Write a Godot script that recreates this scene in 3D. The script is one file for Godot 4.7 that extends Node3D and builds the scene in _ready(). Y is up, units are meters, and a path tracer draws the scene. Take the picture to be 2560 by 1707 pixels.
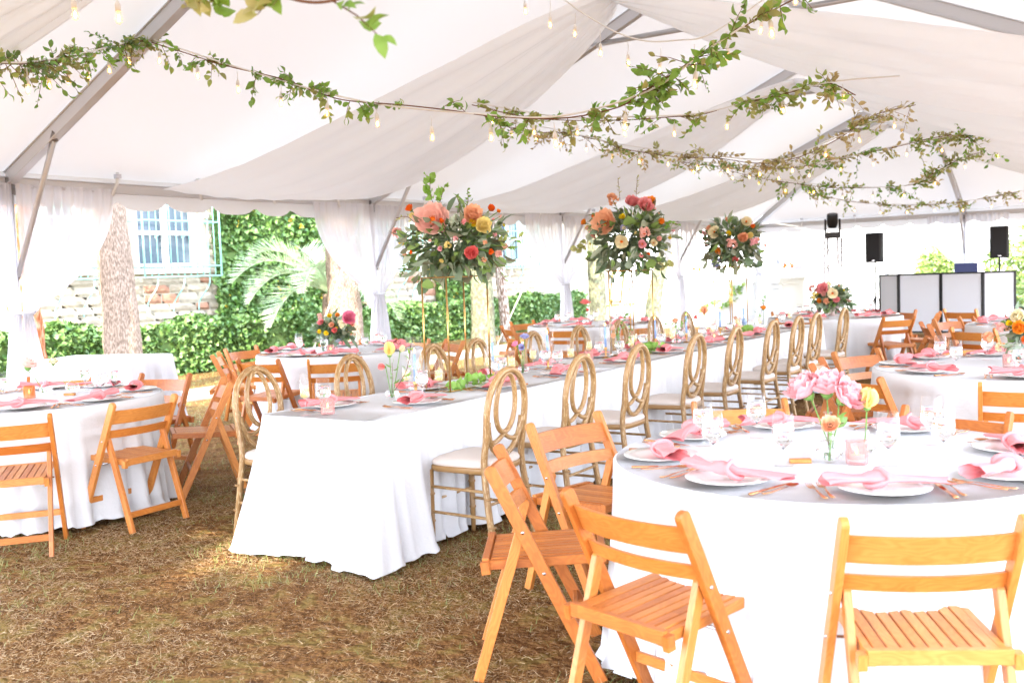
extends Node3D
# Reception tent on a lawn. Plan axes: a = metres along the tent, b = metres across it (towards the open right side), y = height.

const EAVE_B := -8.165      # left eave
const BAY := 4.57
const A0 := 4.756           # first rafter frame in view
const EAVE_Y := 2.465
const RIDGE_B := -3.595
const RIDGE_Y := 4.52
const EYE := 1.4734
var rng := RandomNumberGenerator.new()
var cnt := {}
var M := {}
var meshes := {}
var cam: Camera3D

func V(a, b, y = 0.0) -> Vector3:
	return Vector3(b, y, -a)

func nm(base: String) -> String:
	var n: int = cnt.get(base, 0)
	cnt[base] = n + 1
	return base if n == 0 else "%s_%03d" % [base, n]

func tag(o: Node, label: String, cat: String, group := "") -> Node:
	o.set_meta("label", label)
	o.set_meta("category", cat)
	if group:
		o.set_meta("group", group)
	return o

func thing(called: String, label: String, cat: String, pos: Vector3, yaw := 0.0, group := "") -> Node3D:
	var o := Node3D.new()
	o.name = nm(called)
	add_child(o)
	o.position = pos
	o.rotation.y = yaw
	tag(o, label, cat, group)
	return o

func part(parent: Node, called: String, mesh: Mesh, mat: Material, xf := Transform3D()) -> MeshInstance3D:
	var o := MeshInstance3D.new()
	o.name = called if parent != self else nm(called)
	o.mesh = mesh
	o.material_override = mat
	o.transform = xf
	parent.add_child(o, true)
	return o

func dup(o: Node3D, pos: Vector3, yaw: float, label := "", group := "") -> Node3D:
	var c: Node3D = o.duplicate()
	c.name = nm(str(o.name).split("_0")[0])
	add_child(c)
	c.position = pos
	c.rotation.y = yaw
	if label:
		c.set_meta("label", label)
	if group:
		c.set_meta("group", group)
	return c

func stuff(o: Node) -> Node:
	o.set_meta("kind", "stuff")
	return o

func structure(o: Node) -> Node:
	o.set_meta("kind", "structure")
	return o

func R(lo: float, hi: float) -> float:
	return rng.randf_range(lo, hi)

# a pixel of the 2560 x 1707 photograph as a point where its ray meets a plane across the tent (a), along it (b) or level (y)
func ray(x: float, y: float) -> Vector3:
	return cam.transform.basis * Vector3((x - 1280.0) / 2489.0, -(y - 853.5) / 2489.0, -1.0)

func on_a(x, y, a) -> Vector3:
	var r := ray(x, y)
	return cam.position + r * (a / -r.z)

func on_b(x, y, b) -> Vector3:
	var r := ray(x, y)
	return cam.position + r * (b / r.x)

func on_y(x, y, h) -> Vector3:
	var r := ray(x, y)
	return cam.position + r * ((h - EYE) / r.y)

# ---------------------------------------------------------------- shapes
func ST(smooth := true) -> SurfaceTool:
	var st := SurfaceTool.new()
	st.begin(Mesh.PRIMITIVE_TRIANGLES)
	st.set_smooth_group(0 if smooth else -1)
	return st

func fin(st: SurfaceTool) -> ArrayMesh:
	st.generate_normals()
	return st.commit()

func tri(st: SurfaceTool, a: Vector3, b: Vector3, c: Vector3) -> void:
	st.set_uv(Vector2.ZERO)
	st.add_vertex(a)
	st.add_vertex(b)
	st.add_vertex(c)

func quad(st: SurfaceTool, a: Vector3, b: Vector3, c: Vector3, d: Vector3) -> void:
	tri(st, a, b, c)
	tri(st, a, c, d)

func uvtri(st: SurfaceTool, p: Array, uv: Array) -> void:
	for i in 3:
		st.set_uv(uv[i])
		st.add_vertex(p[i])

# flat plank: outline rectangle (rounded at the p1 end when asked) in the plane spanned by p0-p1 and side, thickness t, small bevel
func plank(st: SurfaceTool, p0: Vector3, p1: Vector3, w: float, t: float, side: Vector3, round_end := false, bev := 0.002) -> void:
	var d := (p1 - p0).normalized()
	var n := d.cross(side).normalized()
	var s := n.cross(d).normalized()
	var L := (p1 - p0).length()
	var out := []
	out.append(Vector2(0, -w / 2))
	out.append(Vector2(0, w / 2))
	if round_end:
		for i in 7:
			var q := PI / 2 - PI * i / 6.0
			out.append(Vector2(L - w / 2 * 0.8 + cos(q) * w / 2 * 0.8, sin(q) * w / 2))
	else:
		out.append(Vector2(L, w / 2))
		out.append(Vector2(L, -w / 2))
	var m := out.size()
	var c := Vector2(L / 2, 0)
	var rings := []
	var off: float = randf_like(p0 + p1) * 3.0
	for k in 4:
		var ring := []
		var z: float = [-t / 2, -t / 2 + bev, t / 2 - bev, t / 2][k]
		for q in out:
			var v: Vector2 = q
			if k == 0 or k == 3:
				v = Vector2(v.x - signf(v.x - c.x) * bev, v.y - signf(v.y) * bev)
			ring.append([p0 + d * v.x + s * v.y + n * z, Vector2(v.x + off, v.y + z + off * 0.37)])
		rings.append(ring)
	for k in 3:
		for i in m:
			var j := (i + 1) % m
			var A: Array = rings[k][i]
			var B: Array = rings[k][j]
			var C: Array = rings[k + 1][j]
			var D: Array = rings[k + 1][i]
			uvtri(st, [A[0], B[0], C[0]], [A[1], B[1], C[1]])
			uvtri(st, [A[0], C[0], D[0]], [A[1], C[1], D[1]])
	for i in range(1, m - 1):
		var f: Array = rings[3]
		var g: Array = rings[0]
		uvtri(st, [f[0][0], f[i][0], f[i + 1][0]], [f[0][1], f[i][1], f[i + 1][1]])
		uvtri(st, [g[0][0], g[i + 1][0], g[i][0]], [g[0][1], g[i + 1][1], g[i][1]])

func randf_like(p: Vector3) -> float:
	return absf(fmod(sin(p.x * 12.9 + p.y * 78.2 + p.z * 37.7) * 43758.5, 1.0))

func plank_mesh(p0, p1, w, t, side, round_end := false, bev := 0.002) -> ArrayMesh:
	var st := ST(false)
	plank(st, p0, p1, w, t, side, round_end, bev)
	return fin(st)

# tube along points; radius may vary and the section may be flattened (rx across 'side', ry along the other way)
func tube(st: SurfaceTool, pts: Array, rad, segs := 8, flat := 1.0, closed := false, caps := true) -> void:
	var n := pts.size()
	var rings := []
	var prev := Vector3.ZERO
	var run := 0.0
	for i in n:
		var a: Vector3 = pts[(i - 1 + n) % n] if closed else pts[maxi(i - 1, 0)]
		var b: Vector3 = pts[(i + 1) % n] if closed else pts[mini(i + 1, n - 1)]
		var d := (b - a).normalized()
		var side := prev - d * prev.dot(d)
		if side.length() < 0.01:
			side = d.cross(Vector3.UP if absf(d.y) < 0.9 else Vector3.RIGHT)
		side = side.normalized()
		prev = side
		var o := d.cross(side)
		var r: float = rad[i] if rad is Array else rad
		if i > 0:
			run += (pts[i] - pts[i - 1]).length()
		var ring := []
		for k in segs:
			var q := TAU * k / segs
			ring.append([pts[i] + side * cos(q) * r + o * sin(q) * r * flat, Vector2(run, r * q)])
		rings.append(ring)
	for i in (n if closed else n - 1):
		for k in segs:
			var j := (k + 1) % segs
			var A: Array = rings[i][k]
			var B: Array = rings[i][j]
			var C: Array = rings[(i + 1) % n][j]
			var D: Array = rings[(i + 1) % n][k]
			uvtri(st, [A[0], C[0], B[0]], [A[1], C[1], B[1]])
			uvtri(st, [A[0], D[0], C[0]], [A[1], D[1], C[1]])
	if caps and not closed:
		for k in range(1, segs - 1):
			st.set_uv(Vector2.ZERO)
			tri(st, rings[0][0][0], rings[0][k][0], rings[0][k + 1][0])
			tri(st, rings[n - 1][0][0], rings[n - 1][k + 1][0], rings[n - 1][k][0])

func tube_mesh(pts, rad, segs := 8, flat := 1.0, closed := false) -> ArrayMesh:
	var st := ST()
	tube(st, pts, rad, segs, flat, closed)
	return fin(st)

func lathe(st: SurfaceTool, prof: Array, segs := 20, ripple := 0.0, lobes := 0) -> void:
	for i in prof.size() - 1:
		for k in segs:
			var q0 := TAU * k / segs
			var q1 := TAU * (k + 1) / segs
			var p := []
			for e in [[prof[i], q0], [prof[i], q1], [prof[i + 1], q1], [prof[i + 1], q0]]:
				var r: float = e[0].x * (1.0 + ripple * cos(e[1] * lobes))
				p.append(Vector3(cos(e[1]) * r, e[0].y, sin(e[1]) * r))
			if prof[i].x > 0.00001:
				tri(st, p[0], p[1], p[2])
			if prof[i + 1].x > 0.00001:
				tri(st, p[0], p[2], p[3])

func lathe_mesh(prof: Array, segs := 20, ripple := 0.0, lobes := 0) -> ArrayMesh:
	var st := ST()
	lathe(st, prof, segs, ripple, lobes)
	return fin(st)

func box(st: SurfaceTool, c: Vector3, s: Vector3, bev := 0.0) -> void:
	var x := Vector3(s.x / 2, 0, 0)
	plank(st, c - x, c + x, s.y, s.z, Vector3.UP, false, bev if bev > 0.0 else minf(0.002, s.z * 0.2))

func box_mesh(c: Vector3, s: Vector3, bev := 0.0) -> ArrayMesh:
	var st := ST(false)
	box(st, c, s, bev)
	return fin(st)

func bez(pts: Array, n: int) -> Array:      # Catmull-Rom through the points
	var out := []
	for i in pts.size() - 1:
		var p0: Vector3 = pts[maxi(i - 1, 0)]
		var p1: Vector3 = pts[i]
		var p2: Vector3 = pts[i + 1]
		var p3: Vector3 = pts[mini(i + 2, pts.size() - 1)]
		for k in n:
			out.append(p1.cubic_interpolate(p2, p0, p3, float(k) / n))
	out.append(pts[pts.size() - 1])
	return out

func grid(st: SurfaceTool, g: Array, uvs := false) -> void:
	for i in g.size() - 1:
		for j in g[i].size() - 1:
			if uvs:
				var u0 := float(i)
				uvtri(st, [g[i][j], g[i + 1][j], g[i + 1][j + 1]], [Vector2(u0, j), Vector2(u0 + 1, j), Vector2(u0 + 1, j + 1)])
				uvtri(st, [g[i][j], g[i + 1][j + 1], g[i][j + 1]], [Vector2(u0, j), Vector2(u0 + 1, j + 1), Vector2(u0, j + 1)])
			else:
				quad(st, g[i][j], g[i + 1][j], g[i + 1][j + 1], g[i][j + 1])

# ---------------------------------------------------------------- materials
func mat(c: Color, rough := 0.7, metal := 0.0, spec := 0.5) -> StandardMaterial3D:
	var m := StandardMaterial3D.new()
	m.albedo_color = c
	m.roughness = rough
	m.metallic = metal
	m.metallic_specular = spec
	m.cull_mode = BaseMaterial3D.CULL_DISABLED
	return m

func back(m: StandardMaterial3D, c: Color) -> StandardMaterial3D:
	m.backlight_enabled = true
	m.backlight = c
	return m

func img_tex(w: int, h: int, f: Callable) -> ImageTexture:
	var im := Image.create(w, h, false, Image.FORMAT_RGB8)
	for y in h:
		for x in w:
			im.set_pixel(x, y, f.call(x, y))
	return ImageTexture.create_from_image(im)

func noise(seed_: int, freq: float, oct := 3) -> FastNoiseLite:
	var n := FastNoiseLite.new()
	n.seed = seed_
	n.frequency = freq
	n.fractal_octaves = oct
	return n

func noise_tex(seed_: int, freq: float, ramp: Array, size := 512, normal := false, bump := 4.0) -> NoiseTexture2D:
	var t := NoiseTexture2D.new()
	t.width = size
	t.height = size
	t.seamless = true
	t.noise = noise(seed_, freq, 4)
	if normal:
		t.as_normal_map = true
		t.bump_strength = bump
	elif ramp:
		var g := Gradient.new()
		g.offsets = PackedFloat32Array(ramp.map(func(e): return e[0]))
		g.colors = PackedColorArray(ramp.map(func(e): return e[1]))
		t.color_ramp = g
	return t

func wood_mat(seed_: int, light: Color, dark: Color, rough: float, along: float, across: float, worn := 0.0) -> StandardMaterial3D:
	var n1 := noise(seed_, 1.0, 2)
	var n2 := noise(seed_ + 7, 1.0, 3)
	var t := img_tex(256, 256, func(x, y):
		var u: float = x / 256.0
		var v: float = y / 256.0
		var warp := n1.get_noise_2d(u * 3.0, v * 4.0) * 1.2
		var rings := 0.5 + 0.5 * sin((v * 9.0 + warp * 2.2) * TAU)
		var fine := n2.get_noise_2d(u * 6.0, v * 90.0)
		var k := clampf(0.30 * rings + 0.55 * (fine * 0.5 + 0.5) + 0.25 * n1.get_noise_2d(u * 2.0 + 9.0, v * 2.0), 0.0, 1.0)
		var c := light.lerp(dark, k)
		if worn > 0.0 and n2.get_noise_2d(u * 14.0 + 3.0, v * 30.0) > 0.28:
			c = c.lerp(Color(0.86, 0.80, 0.68), worn)
		return c)
	var m := mat(Color.WHITE, rough)
	m.albedo_texture = t
	m.uv1_scale = Vector3(along, across, 1)
	return m

func make_materials() -> void:
	M.honey = wood_mat(11, Color(0.79, 0.505, 0.235), Color(0.655, 0.365, 0.135), 0.42, 1.6, 3.5)
	M.honey2 = wood_mat(23, Color(0.745, 0.445, 0.19), Color(0.59, 0.31, 0.105), 0.42, 1.6, 3.5)
	M.honey3 = wood_mat(41, Color(0.82, 0.555, 0.29), Color(0.695, 0.415, 0.17), 0.42, 1.6, 3.5)
	M.limed = wood_mat(57, Color(0.66, 0.53, 0.35), Color(0.47, 0.33, 0.17), 0.4, 1.2, 3.0, 0.45)
	M.cushion = fabric(Color(0.80, 0.76, 0.73), 0.95, 61, 60.0)
	M.linen = fabric(Color(0.80, 0.805, 0.815), 0.92, 71, 26.0)
	M.linen2 = fabric(Color(0.80, 0.80, 0.805), 0.92, 73, 26.0)
	M.pink = fabric(Color(0.89, 0.535, 0.545), 0.85, 75, 40.0)
	M.plate = mat(Color(0.86, 0.85, 0.84), 0.12)
	M.gold = mat(Color(0.86, 0.62, 0.44), 0.26, 1.0)
	M.brass = mat(Color(0.80, 0.62, 0.38), 0.3, 1.0)
	M.alu = mat(Color(0.78, 0.78, 0.79), 0.38, 0.45)
	M.alu_dark = mat(Color(0.52, 0.51, 0.51), 0.5, 0.4)
	M.steel = mat(Color(0.8, 0.8, 0.82), 0.25, 1.0)
	M.vinyl = back(mat(Color(0.87, 0.865, 0.86), 0.55), Color(0.37, 0.362, 0.35))
	M.valance = back(mat(Color(0.87, 0.87, 0.87), 0.6), Color(0.42, 0.42, 0.42))
	M.sheer = back(mat(Color(0.90, 0.90, 0.92, 0.80), 0.9), Color(0.66, 0.66, 0.68))
	M.sheer.transparency = BaseMaterial3D.TRANSPARENCY_ALPHA
	M.swag = back(mat(Color(0.955, 0.97, 0.99, 0.92), 0.9), Color(0.98, 0.99, 1.0))
	M.swag.transparency = BaseMaterial3D.TRANSPARENCY_ALPHA
	M.cord = mat(Color(0.90, 0.90, 0.89), 0.6)
	M.glass = mat(Color(0.97, 0.985, 1.0, 0.02), 0.02, 0.0, 0.42)
	M.glass.transparency = BaseMaterial3D.TRANSPARENCY_ALPHA
	M.water = mat(Color(0.97, 0.98, 1.0, 0.0), 0.01)
	M.water.refraction_enabled = true
	M.water.refraction_scale = 0.033
	M.wine = mat(Color(0.96, 0.88, 0.55, 0.30), 0.02)
	M.wine.transparency = BaseMaterial3D.TRANSPARENCY_ALPHA
	M.rose_glass = mat(Color(0.80, 0.58, 0.56, 0.42), 0.3)
	M.rose_glass.transparency = BaseMaterial3D.TRANSPARENCY_ALPHA
	M.amber_glass = mat(Color(0.93, 0.47, 0.16, 0.55), 0.3)
	M.amber_glass.transparency = BaseMaterial3D.TRANSPARENCY_ALPHA
	M.wax = back(mat(Color(0.93, 0.90, 0.85), 0.5), Color(0.6, 0.55, 0.5))
	M.blue_wax = mat(Color(0.50, 0.63, 0.82), 0.45)
	M.flame = mat(Color(1.0, 0.82, 0.45), 0.8)
	M.flame.emission_enabled = true
	M.flame.emission = Color(1.0, 0.70, 0.32)
	M.flame.emission_energy_multiplier = 6.0
	M.filament = mat(Color(1.0, 0.8, 0.45), 0.8)
	M.filament.emission_enabled = true
	M.filament.emission = Color(1.0, 0.72, 0.34)
	M.filament.emission_energy_multiplier = 9.0
	M.bulb_glass = mat(Color(1.0, 0.93, 0.80, 0.10), 0.03)
	M.bulb_glass.transparency = BaseMaterial3D.TRANSPARENCY_ALPHA
	M.stem = mat(Color(0.40, 0.55, 0.24), 0.6)
	M.twig = mat(Color(0.45, 0.30, 0.20), 0.8)
	M.leafs = []
	for c in [Color(0.44, 0.60, 0.27), Color(0.50, 0.66, 0.31), Color(0.60, 0.62, 0.38), Color(0.72, 0.67, 0.49), Color(0.39, 0.51, 0.29)]:
		M.leafs.append(back(mat(c, 0.5), Color(0.45, 0.60, 0.2)))
	M.sage = []
	for c in [Color(0.42, 0.49, 0.39), Color(0.53, 0.59, 0.50), Color(0.33, 0.42, 0.29), Color(0.62, 0.66, 0.57), Color(0.47, 0.47, 0.38), Color(0.47, 0.58, 0.29)]:
		M.sage.append(back(mat(c, 0.6), Color(0.25, 0.32, 0.2)))
	M.petals = {}
	for e in [["blush", Color(0.96, 0.77, 0.72)], ["peach", Color(0.96, 0.74, 0.58)], ["pink", Color(0.95, 0.63, 0.64)], ["coral", Color(0.94, 0.50, 0.48)], ["orange", Color(0.95, 0.45, 0.08)], ["amber", Color(0.96, 0.62, 0.14)], ["yellow", Color(0.95, 0.86, 0.12)], ["cream", Color(0.94, 0.90, 0.76)], ["palepink", Color(0.95, 0.72, 0.74)], ["lilac", Color(0.68, 0.68, 0.84)], ["hotpink", Color(0.93, 0.54, 0.66)], ["lemon", Color(0.95, 0.88, 0.58)], ["dusty", Color(0.74, 0.78, 0.70)]]:
		M.petals[e[0]] = back(mat(e[1], 0.6), (e[1] as Color).lerp(Color(0.75, 0.75, 0.75), 0.25).darkened(0.15))
	M.stamen = mat(Color(0.93, 0.50, 0.10), 0.7)
	M.dark_center = mat(Color(0.22, 0.13, 0.11), 0.7)
	M.black = mat(Color(0.10, 0.10, 0.11), 0.6)
	M.black_gloss = mat(Color(0.12, 0.12, 0.13), 0.25)
	M.grille_cloth = fabric(Color(0.17, 0.17, 0.18), 0.7, 81, 80.0)
	M.white_paint = mat(Color(0.88, 0.88, 0.87), 0.5)
	M.scrim = back(mat(Color(0.80, 0.81, 0.84), 0.8), Color(0.4, 0.4, 0.42))
	M.turquoise = mat(Color(0.62, 0.83, 0.79), 0.5)
	M.window_glass = mat(Color(0.33, 0.38, 0.42), 0.08)

func fabric(c: Color, rough: float, seed_: int, scale: float) -> StandardMaterial3D:
	var m := mat(c, rough, 0.0, 0.3)
	m.normal_enabled = true
	if not meshes.has("weave"):
		meshes.weave = noise_tex(5, 0.035, [], 256, true, 3.0)
	m.normal_texture = meshes.weave
	m.normal_scale = 0.35
	m.uv1_triplanar = true
	m.uv1_scale = Vector3.ONE * scale * 0.12
	m.rim_enabled = true
	m.rim = 0.15
	return m

# ---------------------------------------------------------------- scene order
func _ready() -> void:
	rng.seed = 20240611
	cam = Camera3D.new()
	cam.name = "camera"
	cam.fov = 37.8546
	cam.near = 0.05
	cam.far = 400.0
	cam.position = Vector3(0, EYE, 0)
	cam.transform.basis = Basis(Vector3.UP, deg_to_rad(33.434)) * Basis(Vector3.RIGHT, -0.06646) * Basis(Vector3.BACK, -0.03696)
	var lens := CameraAttributesPhysical.new()
	lens.frustum_focal_length = 35.0
	lens.exposure_aperture = 3.5
	lens.frustum_focus_distance = 5.6
	cam.attributes = lens
	add_child(cam)
	var we := WorldEnvironment.new()
	we.name = "world_environment"
	var env := Environment.new()
	env.background_mode = Environment.BG_SKY
	var sky := Sky.new()
	var sm := ProceduralSkyMaterial.new()
	sm.sky_top_color = Color(0.70, 0.755, 0.85)
	sm.sky_horizon_color = Color(0.95, 0.95, 0.955)
	sm.sky_curve = 0.16
	sm.ground_bottom_color = Color(0.55, 0.52, 0.47)
	sm.ground_horizon_color = Color(0.80, 0.80, 0.78)
	sm.sky_energy_multiplier = 1.75
	sky.sky_material = sm
	env.sky = sky
	env.tonemap_mode = Environment.TONE_MAPPER_LINEAR
	env.tonemap_exposure = 4.9
	env.sdfgi_enabled = true
	env.ssao_enabled = true
	env.ssil_enabled = true
	we.environment = env
	add_child(we)
	var sun := DirectionalLight3D.new()
	sun.name = "sun"
	sun.light_energy = 1.25
	sun.light_color = Color(1.0, 0.955, 0.88)
	sun.light_angular_distance = 0.6
	sun.shadow_enabled = true
	add_child(sun)
	# light travels up the tent and a little to the left, and down
	var el := deg_to_rad(29.0)
	var az := deg_to_rad(17.5)
	sun.look_at_from_position(Vector3.ZERO, V(cos(az) * cos(el), -sin(az) * cos(el), -sin(el)), Vector3.UP)
	make_materials()
	make_ground()
	make_tent()
	make_surroundings()
	make_drapes()
	make_garlands()
	make_tables()
	make_far_end()
	make_long_table_items()
	make_centrepieces()

# ---------------------------------------------------------------- ground
func make_ground() -> void:
	var n1 := noise(3, 1.0, 4)
	var n2 := noise(9, 1.0, 3)
	var n3 := noise(15, 1.0, 2)
	var S := 768
	var soil_tex := img_tex(S, S, func(x, y):
		# wrapped on a torus so that the sheet repeats without a seam
		var u: float = x * TAU / S
		var v: float = y * TAU / S
		var p := Vector3(cos(u), sin(u), cos(v)) * 1.4
		var w := sin(v) * 1.4
		var big := n1.get_noise_3d(p.x * 1.3 + w, p.y * 1.3 - w * 0.7, p.z * 1.3 + w * 0.5)
		var fine := n2.get_noise_3d(p.x * 34.0 + w * 31.0, p.y * 34.0, p.z * 34.0 - w * 29.0)
		var grain := n3.get_noise_3d(p.x * 90.0, p.y * 90.0 + w * 70.0, p.z * 90.0)
		var c := Color(0.48, 0.34, 0.205).lerp(Color(0.34, 0.23, 0.135), clampf(0.5 + big * 1.5, 0, 1))
		c = c.lerp(Color(0.63, 0.47, 0.28), clampf((fine + grain * 0.6 + 0.02) * 2.2, 0.0, 0.85))
		c = c.lerp(Color(0.40, 0.42, 0.20), clampf((-big * 1.4 - fine * 0.6 - 0.12) * 1.2, 0.0, 0.4))
		return c)
	var gm := mat(Color.WHITE, 0.95, 0.0, 0.2)
	gm.albedo_texture = soil_tex
	gm.uv1_triplanar = true
	gm.uv1_world_triplanar = true
	gm.uv1_scale = Vector3.ONE * 0.42
	gm.normal_enabled = true
	gm.normal_texture = noise_tex(19, 0.06, [], 512, true, 7.0)
	gm.normal_scale = 1.0
	var st := ST()
	var g := []
	for i in 61:
		var row := []
		for j in 61:
			var a := -6.0 + i * 0.6
			var b := -16.0 + j * 0.32
			row.append(V(a, b, (n1.get_noise_2d(a * 0.9, b * 0.9) * 0.02 - 0.008) if (i > 0 and i < 60 and j > 0 and j < 60) else -0.012))
		g.append(row)
	for i in 60:
		for j in 60:
			quad(st, g[i][j], g[i][j + 1], g[i + 1][j + 1], g[i + 1][j])
	# outer ring to the horizon
	var x0 := V(-6, -16, -0.012)
	var x1 := V(30, -16, -0.012)
	var x2 := V(30, 3.2, -0.012)
	var x3 := V(-6, 3.2, -0.012)
	var y0 := V(-150, -150, -0.012)
	var y1 := V(200, -150, -0.012)
	var y2 := V(200, 150, -0.012)
	var y3 := V(-150, 150, -0.012)
	quad(st, y0, x0, x1, y1)
	quad(st, x1, x2, y2, y1)
	quad(st, x2, x3, y3, y2)
	quad(st, x3, x0, y0, y3)
	structure(part(self, "ground", fin(st), gm))
	# paved walk beside the tent and forecourt beyond its end
	var pave := mat(Color(0.66, 0.64, 0.60), 0.85)
	pave.albedo_texture = noise_tex(33, 0.02, [[0.0, Color(0.82, 0.80, 0.77)], [1.0, Color(1, 1, 1)]], 256)
	pave.uv1_triplanar = true
	pave.uv1_scale = Vector3.ONE * 0.5
	var slab := ST(false)
	box(slab, V(13.0, -11.1, 0.004), Vector3(1.15, 0.03, 40.0), 0.004)
	structure(part(self, "path", fin(slab), pave))
	var fore := ST(false)
	box(fore, V(32.4, -6.0, 0.008), Vector3(26.0, 0.03, 16.5), 0.004)
	structure(part(self, "forecourt_pavement", fin(fore), pave))
	# blades
	var blade := ST()
	blade_strip(blade, 0.5, 0.04)
	var bm := fin(blade)
	var upright := ST()
	blade_strip(upright, 0.25, 0.03)
	var um := fin(upright)
	var straw := []
	var green := []
	for i in 150000:
		var t := rng.randf()
		var a: float
		var b: float
		if t < 0.62:
			a = R(1.2, 5.2)
			b = R(-6.2, -0.4)
		elif t < 0.85:
			a = R(1.2, 9.0)
			b = R(-8.2, 0.6)
		else:
			a = R(3.0, 17.0)
			b = R(-13.8, -3.0)
		if absf(b + 11.1) < 0.6:
			continue
		var patch := n1.get_noise_2d(a * 0.8 + 20.0, b * 0.8)
		if patch < -0.12 and rng.randf() < 0.75:
			continue
		var L := R(0.010, 0.032) if rng.randf() < 0.965 else R(0.04, 0.08)
		var bs := Basis(Vector3.UP, R(0, TAU)) * Basis(Vector3.RIGHT, R(1.15, 1.52)) * Basis(Vector3.UP, R(0, TAU))
		straw.append([Transform3D(bs.scaled_local(Vector3(0.030, L, 0.030)), V(a, b, R(-0.004, 0.008))), Color(0.40, 0.26, 0.125).lerp(Color(0.20, 0.118, 0.052), rng.randf()) if rng.randf() < 0.9 else Color(0.50, 0.38, 0.22)])
	for i in 80000:
		var t := rng.randf()
		var a: float
		var b: float
		if t < 0.35:
			a = R(1.2, 6.5)
			b = R(-6.8, -0.4)
		elif t < 0.6:
			a = R(3.0, 14.0)
			b = R(-9.0, -0.4)
		else:
			a = R(3.5, 20.0)
			b = R(-14.0, -8.3)
		if absf(b + 11.1) < 0.62:
			continue
		var patch := n1.get_noise_2d(a * 0.6, b * 0.6)
		var out := b < -8.4
		var sparse := 0.06 if a < 4.0 and b > -5.4 else -0.10
		if not out and patch < sparse + 0.24 * rng.randf() and rng.randf() < 0.94:
			continue
		var L := R(0.025, 0.06) * (1.2 if out else 1.0)
		var bs := Basis(Vector3.UP, R(0, TAU)) * Basis(Vector3.RIGHT, R(0.2, 1.25))
		green.append([Transform3D(bs.scaled_local(Vector3(0.06, L, 0.06)), V(a, b, -0.004)), Color(0.13, 0.19, 0.045).lerp(Color(0.30, 0.30, 0.10), rng.randf())])
	multi("dry_grass", bm, straw, "flattened dry straw coloured grass over bare brown soil", "dry grass")
	multi("green_grass", um, green, "thin green grass tufts growing through the brown lawn", "grass")

func blade_strip(st: SurfaceTool, bend: float, w: float) -> void:
	var p := []
	for i in 4:
		var t := i / 3.0
		var ww := w * (1.0 - t * 0.85) * 1.0
		p.append([Vector3(-ww, t, bend * t * t), Vector3(ww, t, bend * t * t)])
	for i in 3:
		quad(st, p[i][0], p[i][1], p[i + 1][1], p[i + 1][0])

func multi(called: String, mesh: Mesh, list: Array, label: String, cat: String, parent: Node = self, m: Material = null) -> MultiMeshInstance3D:
	var mm := MultiMesh.new()
	mm.transform_format = MultiMesh.TRANSFORM_3D
	mm.use_colors = true
	mm.mesh = mesh
	mm.instance_count = list.size()
	for i in list.size():
		mm.set_instance_transform(i, list[i][0])
		mm.set_instance_color(i, list[i][1])
	var o := MultiMeshInstance3D.new()
	o.name = nm(called) if parent == self else called
	o.multimesh = mm
	if m == null:
		m = back(mat(Color.WHITE, 0.42, 0.0, 0.5), Color(0.35, 0.35, 0.2))
		m.vertex_color_use_as_albedo = true
	o.material_override = m
	parent.add_child(o, true)
	stuff(o)
	if label:
		tag(o, label, cat)
	return o

# ---------------------------------------------------------------- tent
func roof_y(a: float, b: float) -> float:
	var side := (RIDGE_Y - EAVE_Y) / BAY
	var h := EAVE_Y + side * minf(b - EAVE_B, 2.0 * RIDGE_B - EAVE_B - b)
	h = minf(h, EAVE_Y + side * (A0 + 4 * BAY - a))
	return minf(h, EAVE_Y + side * (a - (A0 - BAY)))

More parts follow.
